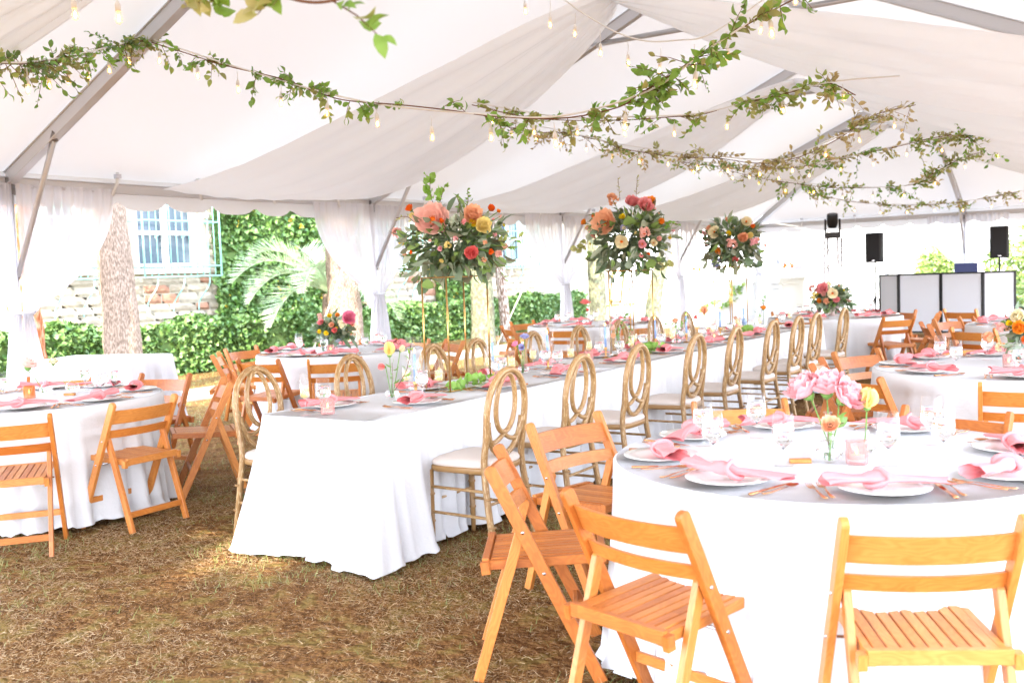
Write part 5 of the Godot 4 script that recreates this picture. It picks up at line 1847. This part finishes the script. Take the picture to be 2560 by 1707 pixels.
func make_centrepieces() -> void:
	var A1 := 5.12
	var A2 := 7.62
	var A3 := 9.93
	var o := arrangement("tall_flower_arrangement", "tall arrangement with an open blush peony, orange ranunculus and coral rose", "flowers", V(A1, -3.80, 1.69), Vector3(0.37, 0.22, 0.31), A1, [[1084, 556, "open", "blush", 0.185], [1028, 526, "ball", "orange", 0.075], [1225, 524, "ball", "orange", 0.066], [1245, 529, "daisy", "amber", 0.032], [1178, 545, "peony", "peach", 0.125], [1203, 568, "peony", "lemon", 0.10], [1180, 561, "daisy", "yellow", 0.06], [1175, 631, "ball", "coral", 0.115], [1240, 634, "tulip", "blush", 0.06], [994, 582, "cluster", "blush", 0.07], [1018, 632, "cluster", "peach", 0.06], [1138, 597, "cluster", "palepink", 0.035], [1010, 610, "tulip", "yellow", 0.045], [1140, 558, "cluster", "dusty", 0.10], [1109, 579, "ball", "hotpink", 0.03], [1036, 545, "tulip", "lemon", 0.05], [1210, 606, "cluster", "peach", 0.03], [1262, 615, "cluster", "blush", 0.035], [1120, 613, "cluster", "lemon", 0.05]], 300, 0.072, 0.10)
	var c := V(A1, -3.80, 1.69)
	for e in [[1085, 520, 1075, 440, 12, 0.052, "round", 1], [1095, 520, 1112, 462, 9, 0.05, "round", 1], [1155, 540, 1168, 475, 9, 0.035, "oval", 4], [1150, 530, 1140, 488, 6, 0.035, "oval", 4], [1230, 600, 1305, 590, 9, 0.045, "oval", 2], [1240, 615, 1290, 600, 6, 0.045, "oval", 0], [1225, 640, 1262, 700, 9, 0.04, "long", 4], [1030, 640, 1002, 690, 8, 0.04, "oval", 4], [1085, 660, 1070, 715, 7, 0.05, "long", 3], [1040, 560, 990, 545, 8, 0.03, "oval", 3], [1060, 665, 1045, 705, 7, 0.045, "oval", 4]]:
		sprig(o, on_a(e[0], e[1], A1) - c, on_a(e[2], e[3], A1 - 0.05) - c, e[4], e[5], e[6], [M.leafs[e[7]]])
	o = arrangement("tall_flower_arrangement", "tall arrangement with a big peach peony, pink peonies and amber poppies", "flowers", V(A2, -3.80, 1.76), Vector3(0.37, 0.27, 0.33), A2, [[1516, 559, "open", "peach", 0.18], [1581, 512, "peony", "pink", 0.12], [1611, 520, "peony", "pink", 0.13], [1624, 507, "daisy", "amber", 0.11], [1464, 558, "ball", "amber", 0.075], [1650, 556, "ball", "amber", 0.075], [1557, 545, "daisy", "yellow", 0.065], [1555, 604, "open", "cream", 0.095], [1611, 582, "cluster", "blush", 0.10], [1604, 610, "daisy", "palepink", 0.085], [1532, 498, "cluster", "peach", 0.10], [1489, 585, "cluster", "blush", 0.09], [1632, 607, "daisy", "cream", 0.07], [1645, 597, "ball", "blush", 0.06], [1470, 570, "cluster", "lemon", 0.05], [1560, 570, "cluster", "lilac", 0.06]], 300, 0.08, 0.12)
	c = V(A2, -3.80, 1.76)
	for e in [[1550, 500, 1545, 445, 10, 0.03, "long", 3], [1590, 500, 1594, 440, 12, 0.03, "long", 3], [1650, 575, 1695, 560, 9, 0.045, "oval", 0], [1470, 600, 1440, 620, 8, 0.06, "round", 3], [1640, 640, 1668, 665, 7, 0.07, "round", 3], [1500, 640, 1500, 690, 8, 0.055, "long", 4], [1560, 650, 1520, 690, 8, 0.055, "long", 3], [1600, 640, 1630, 685, 8, 0.055, "long", 4]]:
		sprig(o, on_a(e[0], e[1], A2) - c, on_a(e[2], e[3], A2) - c, e[4], e[5], e[6], [M.leafs[e[7]]])
	o = arrangement("tall_flower_arrangement", "smallest tall arrangement with peach and amber roses near the bar", "flowers", V(A3, -3.78, 1.73), Vector3(0.33, 0.24, 0.30), A3, [[1822, 553, "ball", "peach", 0.09], [1856, 596, "ball", "peach", 0.14], [1799, 626, "ball", "amber", 0.095], [1823, 585, "daisy", "yellow", 0.065], [1832, 610, "cluster", "blush", 0.11], [1789, 582, "open", "cream", 0.11], [1839, 646, "ball", "coral", 0.085], [1884, 604, "cluster", "palepink", 0.09], [1865, 556, "open", "cream", 0.09], [1790, 657, "cluster", "lilac", 0.10], [1776, 573, "ball", "peach", 0.08], [1873, 590, "ball", "lemon", 0.09], [1880, 568, "tulip", "orange", 0.06], [1770, 605, "cluster", "blush", 0.08]], 280, 0.08, 0.10)
	# low bouquets
	o = arrangement("low_bouquet", "low bouquet with one bright pink peony in a grey footed bowl", "flowers", V(7.62, -7.25, 0.98), Vector3(0.19, 0.11, 0.19), 7.5, [[869, 797, "peony", "hotpink", 0.14], [824, 791, "daisy", "yellow", 0.06], [829, 813, "ball", "peach", 0.075], [843, 789, "ball", "amber", 0.065], [804, 807, "ball", "pink", 0.09], [856, 809, "cluster", "cream", 0.10], [836, 826, "ball", "coral", 0.075], [816, 833, "daisy", "yellow", 0.06], [800, 829, "daisy", "yellow", 0.05], [880, 812, "daisy", "peach", 0.05], [800, 790, "cluster", "blush", 0.06]], 150, 0.075, 0.08)
	var foot := lathe_mesh([Vector2(0, 0.0), Vector2(0.06, 0.0), Vector2(0.055, 0.01), Vector2(0.022, 0.03), Vector2(0.02, 0.06), Vector2(0.05, 0.085), Vector2(0.085, 0.12), Vector2(0.08, 0.12), Vector2(0.04, 0.09), Vector2(0, 0.08)], 24, 0.03, 12)
	solo("footed_bowl", foot, mat(Color(0.62, 0.66, 0.70), 0.4), Transform3D(Basis(), V(7.62, -7.25, 0.7615)), "grey ribbed footed bowl under the bright pink peony bouquet", "bowl")
	arrangement("low_bouquet", "low bouquet of pink peonies, lily and cream roses on the far round table", "flowers", V(13.7, -3.80, 1.02), Vector3(0.26, 0.17, 0.26), 13.6, [[2059, 724, "peony", "pink", 0.16], [2091, 749, "ball", "pink", 0.12], [2082, 734, "open", "cream", 0.12], [2068, 753, "tulip", "peach", 0.12], [2038, 740, "cluster", "lemon", 0.10], [2032, 722, "cluster", "blush", 0.11], [2051, 752, "ball", "amber", 0.09], [2072, 712, "cluster", "cream", 0.10], [2046, 735, "ball", "yellow", 0.06], [2061, 736, "ball", "blush", 0.09]], 150, 0.085, 0.10)
	solo("footed_bowl", foot, mat(Color(0.80, 0.70, 0.68), 0.3), Transform3D(Basis.from_scale(Vector3(1.2, 1.1, 1.2)), V(13.7, -3.80, 0.7615)), "pale rose footed bowl under the far table's pink bouquet", "bowl")
	arrangement("low_bouquet", "low bouquet of orange ranunculus, cream roses and blush tulips", "flowers", V(7.45, -0.72, 1.0), Vector3(0.20, 0.12, 0.20), 7.35, [[2552, 821, "ball", "amber", 0.115], [2549, 795, "ball", "cream", 0.12], [2511, 820, "tulip", "blush", 0.08], [2483, 843, "tulip", "peach", 0.09], [2527, 809, "daisy", "yellow", 0.05], [2500, 868, "cluster", "cream", 0.06], [2570, 850, "ball", "orange", 0.09]], 130, 0.07, 0.10)
	solo("footed_bowl", foot, mat(Color(0.62, 0.66, 0.70), 0.4), Transform3D(Basis(), V(7.45, -0.72, 0.7615)), "grey ribbed footed bowl under the orange ranunculus bouquet", "bowl")
	# front round table
	var W0 := "the peony table"
	bud_vase(V(3.72, -1.055, 0.7615), "clear glass bud vase with three pale pink peonies", [[on_a(2024, 990, 3.72) - V(3.72, -1.055, 0.7615), Vector3(-0.5, 0.8, 0.3), 0.14, "peony", "palepink"], [on_a(2068, 985, 3.74) - V(3.72, -1.055, 0.7615), Vector3(0.1, 1, 0.25), 0.15, "peony", "palepink"], [on_a(2104, 1002, 3.72) - V(3.72, -1.055, 0.7615), Vector3(0.7, 0.55, 0.2), 0.135, "peony", "palepink"]], [[Vector3(0.07, 0.13, 0.05), 3, 0.07, "oval"]])
	bud_vase(V(3.57, -1.01, 0.7615), "round clear bud vase with a peach ranunculus showing a dark eye", [[on_a(2078, 1068, 3.57) - V(3.57, -1.01, 0.7615), Vector3(0.1, 0.6, 0.7), 0.085, "daisy", "peach"]], [], "globe")
	bud_vase(V(3.74, -0.93, 0.7615), "clear glass bud vase with a fringed cream tulip", [[on_a(2168, 1020, 3.74) - V(3.74, -0.93, 0.7615), Vector3(0.2, 1, 0.15), 0.09, "tulip", "lemon"]], [], "globe")
	votive(V(3.575, -0.915, 0.7615), "pink ribbed glass votive with a lit candle beside the peonies")
	for e in [[3.52, -1.10, W0], [4.0, -6.30, "the amber votive table"]]:
		solo("place_block", box_mesh(Vector3(0, 0.008, 0), Vector3(0.075, 0.015, 0.03)), M.honey3, Transform3D(Basis(Vector3.UP, 0.5), V(e[0], e[1], 0.7615)), "small plain wooden place card block on " + str(e[2]), "place block")
	# left round table
	bud_vase(V(4.0, -6.58, 0.7615), "clear glass bud vase with one big blush dahlia", [[on_a(68, 920, 3.95) - V(4.0, -6.58, 0.7615), Vector3(0.1, 1, -0.2), 0.15, "dahlia", "blush"]], [])
	bud_vase(V(4.12, -6.45, 0.7615), "round clear bud vase with a white spider lily", [[on_a(132, 910, 4.12) - V(4.12, -6.45, 0.7615), Vector3(0.2, 1, 0.1), 0.10, "dahlia", "cream"]], [], "globe")
	votive(V(3.80, -6.45, 0.7615), "amber orange glass votive with a lit candle", "", M.amber_glass)
	votive(V(7.3, -7.0, 0.7615), "pink ribbed glass votive beside the bright pink peony bouquet")
	votive(V(7.1, -0.85, 0.7615), "pink ribbed glass votive beside the orange ranunculus bouquet")
	bud_vase(V(12.1, -6.75, 0.7615), "clear glass bud vase with one coral dahlia", [[Vector3(0, 0.27, 0), Vector3(0.1, 1, 0.2), 0.17, "dahlia", "coral"], [Vector3(0.05, 0.18, 0.03), Vector3(0.4, 0.6, 0.5), 0.07, "ball", "coral"]], [])
	bud_vase(V(12.4, -6.5, 0.7615), "clear glass bud vase with small yellow and cream blooms", [[Vector3(0, 0.26, 0), Vector3(0.1, 1, 0.2), 0.08, "tulip", "lemon"], [Vector3(-0.04, 0.22, 0), Vector3(-0.4, 1, 0.2), 0.06, "daisy", "yellow"]], [])

# ---------------------------------------------------------------- bar, booth, truss and loudspeakers
func make_far_end() -> void:
	var bx := 21.2
	var booth := thing("booth_screen", "white folding booth screen with black frame at the tent's end", "screen", V(bx, -3.72))
	var bo := V(bx, -3.72)
	var xs := [[-4.98, -4.56, 0.28, 0.0], [-4.54, -3.76, 0.0, 0.0], [-3.74, -3.00, 0.0, 0.0], [-2.98, -2.46, 0.0, 0.26]]
	for e in xs:
		var p0: Vector3 = V(bx + e[2], e[0]) - bo
		var p1: Vector3 = V(bx + e[3], e[1]) - bo
		var st := ST(false)
		var up := Vector3.UP
		plank(st, p0 + up * 0.02, p0 + up * 1.205, 0.04, 0.03, p1 - p0)
		plank(st, p1 + up * 0.02, p1 + up * 1.205, 0.04, 0.03, p1 - p0)
		plank(st, p0 + up * 1.19, p1 + up * 1.19, 0.035, 0.032, up)
		plank(st, p0 + up * 0.03, p1 + up * 0.03, 0.035, 0.032, up)
		var f := part(booth, "panel_frame", fin(st), M.black)
		part(f, "scrim", plank_mesh(p0.lerp(p1, 0.02) + up * 0.61, p0.lerp(p1, 0.98) + up * 0.61, 1.13, 0.006, up), M.scrim)
	var bt := thing("booth_table", "low table standing behind the white booth screen", "table", V(22.1, -3.4))
	part(bt, "table_top", box_mesh(Vector3(0, 1.0, 0), Vector3(1.6, 0.04, 0.6)), M.black)
	for sx in [-1, 1]:
		for sz in [-1, 1]:
			part(bt, "leg", tube_mesh([Vector3(0.7 * sx, 0, 0.25 * sz), Vector3(0.7 * sx, 0.99, 0.25 * sz)], 0.02, 6), M.black)
	var lt := thing("laptop", "dark blue laptop lid standing up above the booth screen", "laptop", V(22.1, -3.42, 1.02))
	part(lt, "keyboard_base", box_mesh(Vector3(0, 0.012, -0.1), Vector3(0.44, 0.02, 0.30)), M.black)
	part(lt, "lid", plank_mesh(Vector3(-0.22, 0.19, 0.06), Vector3(0.22, 0.19, 0.06), 0.34, 0.014, Vector3(0, 1, 0.15)), mat(Color(0.22, 0.25, 0.42), 0.4))
	for e in [[22.0, -5.19, 0.0, "black loudspeaker on a pole between the truss and the booth"], [21.95, -2.79, 0.15, "black loudspeaker on a pole above the booth's end panel"]]:
		var s := thing("loudspeaker", e[3], "loudspeaker", V(e[0], e[1]), e[2])
		var outl := [Vector3(-0.17, 0, 0.13), Vector3(-0.12, 0, 0.165), Vector3(0.12, 0, 0.165), Vector3(0.17, 0, 0.13), Vector3(0.17, 0, -0.05), Vector3(0.09, 0, -0.16), Vector3(-0.09, 0, -0.16), Vector3(-0.17, 0, -0.05)]
		part(s, "cabinet", stack_mesh(outl, [[0.001, 1.455], [0.97, 1.455], [1.0, 1.47], [1.0, 2.07], [0.97, 2.085], [0.001, 2.085]]), M.black)
		part(s, "grille", box_mesh(Vector3(0, 1.78, 0.168), Vector3(0.25, 0.56, 0.014)), M.grille_cloth)
		part(s, "badge", box_mesh(Vector3(0, 1.50, 0.177), Vector3(0.06, 0.02, 0.006)), M.steel)
		part(s, "pole", tube_mesh([Vector3(0, 0.45, 0), Vector3(0, 1.46, 0)], 0.018, 8), M.black)
		for k in 3:
			var q := TAU * k / 3
			part(s, "leg", tube_mesh([Vector3(0, 0.75, 0), Vector3(cos(q) * 0.5, 0.01, sin(q) * 0.5)], 0.012, 6), M.black)
	# truss tower with a moving head lamp on top
	var tw := thing("truss_tower", "aluminium lattice truss tower carrying a moving head lamp", "truss", V(21.5, -5.94))
	var hw := 0.145
	for s in [[-1, -1], [-1, 1], [1, -1], [1, 1]]:
		part(tw, "chord", tube_mesh([Vector3(hw * s[0], 0.03, hw * s[1]), Vector3(hw * s[0], 2.0, hw * s[1])], 0.024, 8), M.alu)
	for f in 4:
		var st := ST()
		for k in 9:
			var ya := 0.05 + k * 0.215
			var yb := ya + 0.215
			var t0 := -hw if k % 2 == 0 else hw
			var p: Vector3 = [Vector3(t0, ya, hw), Vector3(t0, ya, -hw), Vector3(hw, ya, t0), Vector3(-hw, ya, t0)][f]
			var q: Vector3 = [Vector3(-t0, yb, hw), Vector3(-t0, yb, -hw), Vector3(hw, yb, -t0), Vector3(-hw, yb, -t0)][f]
			tube(st, [p, q], 0.009, 5)
		part(tw, "lattice", fin(st), M.alu)
	part(tw, "base_plate", box_mesh(Vector3(0, 0.015, 0), Vector3(0.6, 0.03, 0.6)), M.alu_dark)
	part(tw, "top_plate", box_mesh(Vector3(0, 2.005, 0), Vector3(0.36, 0.012, 0.36)), M.alu_dark)
	var mh := thing("moving_head_light", "black moving head stage light on top of the truss tower", "stage light", V(21.5, -5.94, 2.012), 0.3)
	part(mh, "base", box_mesh(Vector3(0, 0.06, 0), Vector3(0.33, 0.12, 0.28), 0.01), M.black_gloss)
	for s in [-1, 1]:
		part(mh, "yoke_arm", plank_mesh(Vector3(0.145 * s, 0.12, 0), Vector3(0.145 * s, 0.40, 0), 0.13, 0.045, Vector3(0, 0, 1), true, 0.006), M.black_gloss)
	var hd := part(mh, "head", lathe_mesh([Vector2(0, -0.16), Vector2(0.08, -0.155), Vector2(0.105, -0.09), Vector2(0.115, 0.05), Vector2(0.11, 0.14), Vector2(0.095, 0.145), Vector2(0.09, 0.13), Vector2(0, 0.13)], 20), M.black, Transform3D(Basis(Vector3.RIGHT, 0.35), Vector3(0, 0.36, 0)))
	part(hd, "lens", lathe_mesh([Vector2(0, 0.15), Vector2(0.05, 0.147), Vector2(0.09, 0.132)], 20), M.black_gloss)
	# white bars beyond the corner of the tent
	var greyw: Material = M.white_paint
	var bar := thing("white_bar", "white bar with lattice front and leafy garland beyond the tent", "bar counter", V(23.8, -9.35))
	part(bar, "counter_top", box_mesh(Vector3(0, 1.175, -0.1), Vector3(1.66, 0.06, 0.72)), M.white_paint)
	part(bar, "body", box_mesh(Vector3(0, 0.575, -0.12), Vector3(1.5, 1.14, 0.6)), greyw)
	for e in [[Vector3(0, 1.08, 0.19), Vector3(1.5, 0.11, 0.03)], [Vector3(0, 0.06, 0.19), Vector3(1.5, 0.11, 0.03)], [Vector3(-0.7, 0.57, 0.19), Vector3(0.1, 0.9, 0.03)], [Vector3(0.7, 0.57, 0.19), Vector3(0.1, 0.9, 0.03)]]:
		part(bar, "rail", box_mesh(e[0], e[1]), M.white_paint)
	for k in range(-7, 8):
		for s in [-1.0, 1.0]:
			var x0 := k * 0.14
			var lo := Vector2(x0 - s * 0.45, 0.12)
			var hi := Vector2(x0 + s * 0.45, 1.02)
			var dv := hi - lo
			var t0 := 0.0
			var t1 := 1.0
			for lim in [-0.65, 0.65]:
				var t: float = (lim - lo.x) / dv.x
				if (lim < 0) == (dv.x > 0):
					t0 = maxf(t0, t)
				else:
					t1 = minf(t1, t)
			if t1 > t0 + 0.05:
				var p := lo + dv * t0
				var q := lo + dv * t1
				part(bar, "lattice_slat", plank_mesh(Vector3(p.x, p.y, 0.187 + s * 0.004), Vector3(q.x, q.y, 0.187 + s * 0.004), 0.02, 0.007, Vector3(0, 0, 1).cross(Vector3(dv.x, dv.y, 0))), M.white_paint)
	var gpts := [V(23.55, -9.85, 0.42), V(23.55, -9.55, 0.62), V(23.55, -9.2, 0.58), V(23.55, -8.95, 0.85), V(23.56, -8.7, 1.02)]
	garland(gpts, 150, 0.11, 0.17, [4, 0, 2], "dark green leaf spray fixed across the front of the lattice bar", -0.5)
	for e in [[24.2, -8.16, 0.72, 1.09, greyw, "plain panelled white counter set back between the two bars"], [23.8, -7.52, 0.62, 1.2, mat(Color(0.88, 0.88, 0.84), 0.55), "cream white panelled bar with framed card on top"]]:
		var c := thing("white_bar", e[5], "bar counter", V(e[0], e[1]))
		var w: float = e[2]
		var hgt: float = e[3]
		part(c, "body", box_mesh(Vector3(0, (hgt - 0.06) / 2, -0.1), Vector3(w, hgt - 0.06, 0.5)), e[4])
		part(c, "counter_top", box_mesh(Vector3(0, hgt - 0.03, -0.08), Vector3(w + 0.1, 0.06, 0.6)), e[4])
		for r in [[Vector3(0, 0.08, 0.16), Vector3(w, 0.13, 0.03)], [Vector3(0, hgt - 0.13, 0.16), Vector3(w, 0.11, 0.03)], [Vector3(-w / 2 + 0.05, hgt / 2 - 0.02, 0.16), Vector3(0.09, hgt - 0.34, 0.03)], [Vector3(w / 2 - 0.05, hgt / 2 - 0.02, 0.16), Vector3(0.09, hgt - 0.34, 0.03)]]:
			part(c, "rail", box_mesh(r[0], r[1]), e[4])
	var pot := lathe_mesh([Vector2(0, 0), Vector2(0.05, 0), Vector2(0.085, 0.15), Vector2(0.08, 0.15), Vector2(0.0, 0.13)], 16)
	var po := thing("flower_pot", "small stone pot of mixed pink and peach flowers on the lattice bar", "flower pot", V(23.8, -9.98, 1.206))
	part(po, "pot", pot, mat(Color(0.78, 0.75, 0.72), 0.7))
	for i in 14:
		var d := Vector3(R(-1, 1), R(0, 1), R(-1, 1)).normalized()
		bloom(po, Vector3(0, 0.18, 0) + d * 0.11, d + Vector3(0, 0.4, 0.4), 0.09, "ball", ["pink", "peach", "orange", "yellow", "coral"][i % 5])
	po = thing("flower_pot", "small pale pot of orange flowers on the cream white bar", "flower pot", V(23.8, -7.62, 1.2))
	part(po, "pot", pot, mat(Color(0.82, 0.76, 0.73), 0.6))
	for i in 10:
		var d := Vector3(R(-1, 1), R(0, 1), R(-1, 1)).normalized()
		bloom(po, Vector3(0, 0.20, 0) + d * 0.10, d + Vector3(0, 0.4, 0.4), 0.10, "ball", ["orange", "peach", "amber"][i % 3])
	for e in [[23.7, -7.38, 1.2, 0.19, 0.26, "white framed card standing on the cream white bar"], [23.75, -8.9, 1.206, 0.21, 0.27, "white framed card standing on the lattice bar"], [23.9, -7.78, 1.2, 0.07, 0.34, "narrow white framed card beside the orange flower pot"]]:
		var f := thing("card_frame", e[5], "framed card", V(e[0], e[1], e[2]))
		part(f, "card", box_mesh(Vector3(0, e[4] / 2 + 0.003, 0.0), Vector3(e[3] - 0.03, e[4] - 0.03, 0.012)), mat(Color(0.80, 0.78, 0.82), 0.6))
		for r in [[Vector3(-e[3] / 2, e[4] / 2, 0), Vector3(0.022, e[4], 0.03)], [Vector3(e[3] / 2, e[4] / 2, 0), Vector3(0.022, e[4], 0.03)], [Vector3(0, e[4] - 0.011, 0), Vector3(e[3] - 0.022, 0.022, 0.03)], [Vector3(0, 0.011, 0), Vector3(e[3] - 0.022, 0.022, 0.03)]]:
			part(f, "frame", box_mesh(r[0], r[1]), M.white_paint)
	# hanging lantern on a crook behind the bar
	var ln := thing("garden_lantern", "dark grey lantern on a thin post behind the cream white bar", "lantern", V(24.6, -8.15))
	part(ln, "post", tube_mesh([Vector3(0, 0, 0), Vector3(0, 1.5, 0)], 0.012, 6), M.white_paint)
	part(ln, "lower_cap", lathe_mesh([Vector2(0, 1.5), Vector2(0.05, 1.5), Vector2(0.06, 1.6), Vector2(0.03, 1.68), Vector2(0, 1.69)], 12), M.alu_dark)
	part(ln, "lamp_housing", lathe_mesh([Vector2(0, 1.70), Vector2(0.055, 1.71), Vector2(0.065, 1.9), Vector2(0.05, 1.93), Vector2(0, 1.94)], 12), M.alu_dark)
	# gold framed mirror on an easel beside the tent
	var mr := thing("framed_mirror", "narrow gold framed mirror leaning on an easel behind the flowers", "mirror", V(17.5, -9.08), 0.15)
	var tl := Basis(Vector3.RIGHT, -0.10) * Basis(Vector3.FORWARD, 0.10)
	var xf := Transform3D(tl, Vector3(0, 0.87, 0))
	part(mr, "mirror_pane", box_mesh(Vector3(0, 0.31, 0), Vector3(0.2, 0.58, 0.01)), mat(Color(0.9, 0.92, 0.93), 0.03, 1.0), xf)
	for r in [[Vector3(-0.11, 0.31, 0.005), Vector3(0.04, 0.64, 0.03)], [Vector3(0.11, 0.31, 0.005), Vector3(0.04, 0.64, 0.03)], [Vector3(0, 0.61, 0.004), Vector3(0.18, 0.04, 0.03)], [Vector3(0, 0.01, 0.004), Vector3(0.18, 0.04, 0.03)]]:
		part(mr, "frame", box_mesh(r[0], r[1]), M.honey, xf)
	for p in [Vector3(-0.25, 0, 0.15), Vector3(0.25, 0, 0.15), Vector3(0, 0, -0.45)]:
		part(mr, "easel_leg", tube_mesh([p, Vector3(p.x * 0.2, 1.5, -0.12)], 0.014, 6), M.white_paint)
	var sc := thing("white_trellis", "white ladder trellis standing behind the loudspeaker near the truss", "trellis", V(24.4, -5.35))
	for x in [-0.13, 0.13]:
		part(sc, "post", box_mesh(Vector3(x, 1.15, 0), Vector3(0.06, 2.3, 0.06)), M.white_paint)
	for k in 4:
		part(sc, "rung", box_mesh(Vector3(0, 0.4 + k * 0.5, 0), Vector3(0.2, 0.05, 0.04)), M.white_paint)
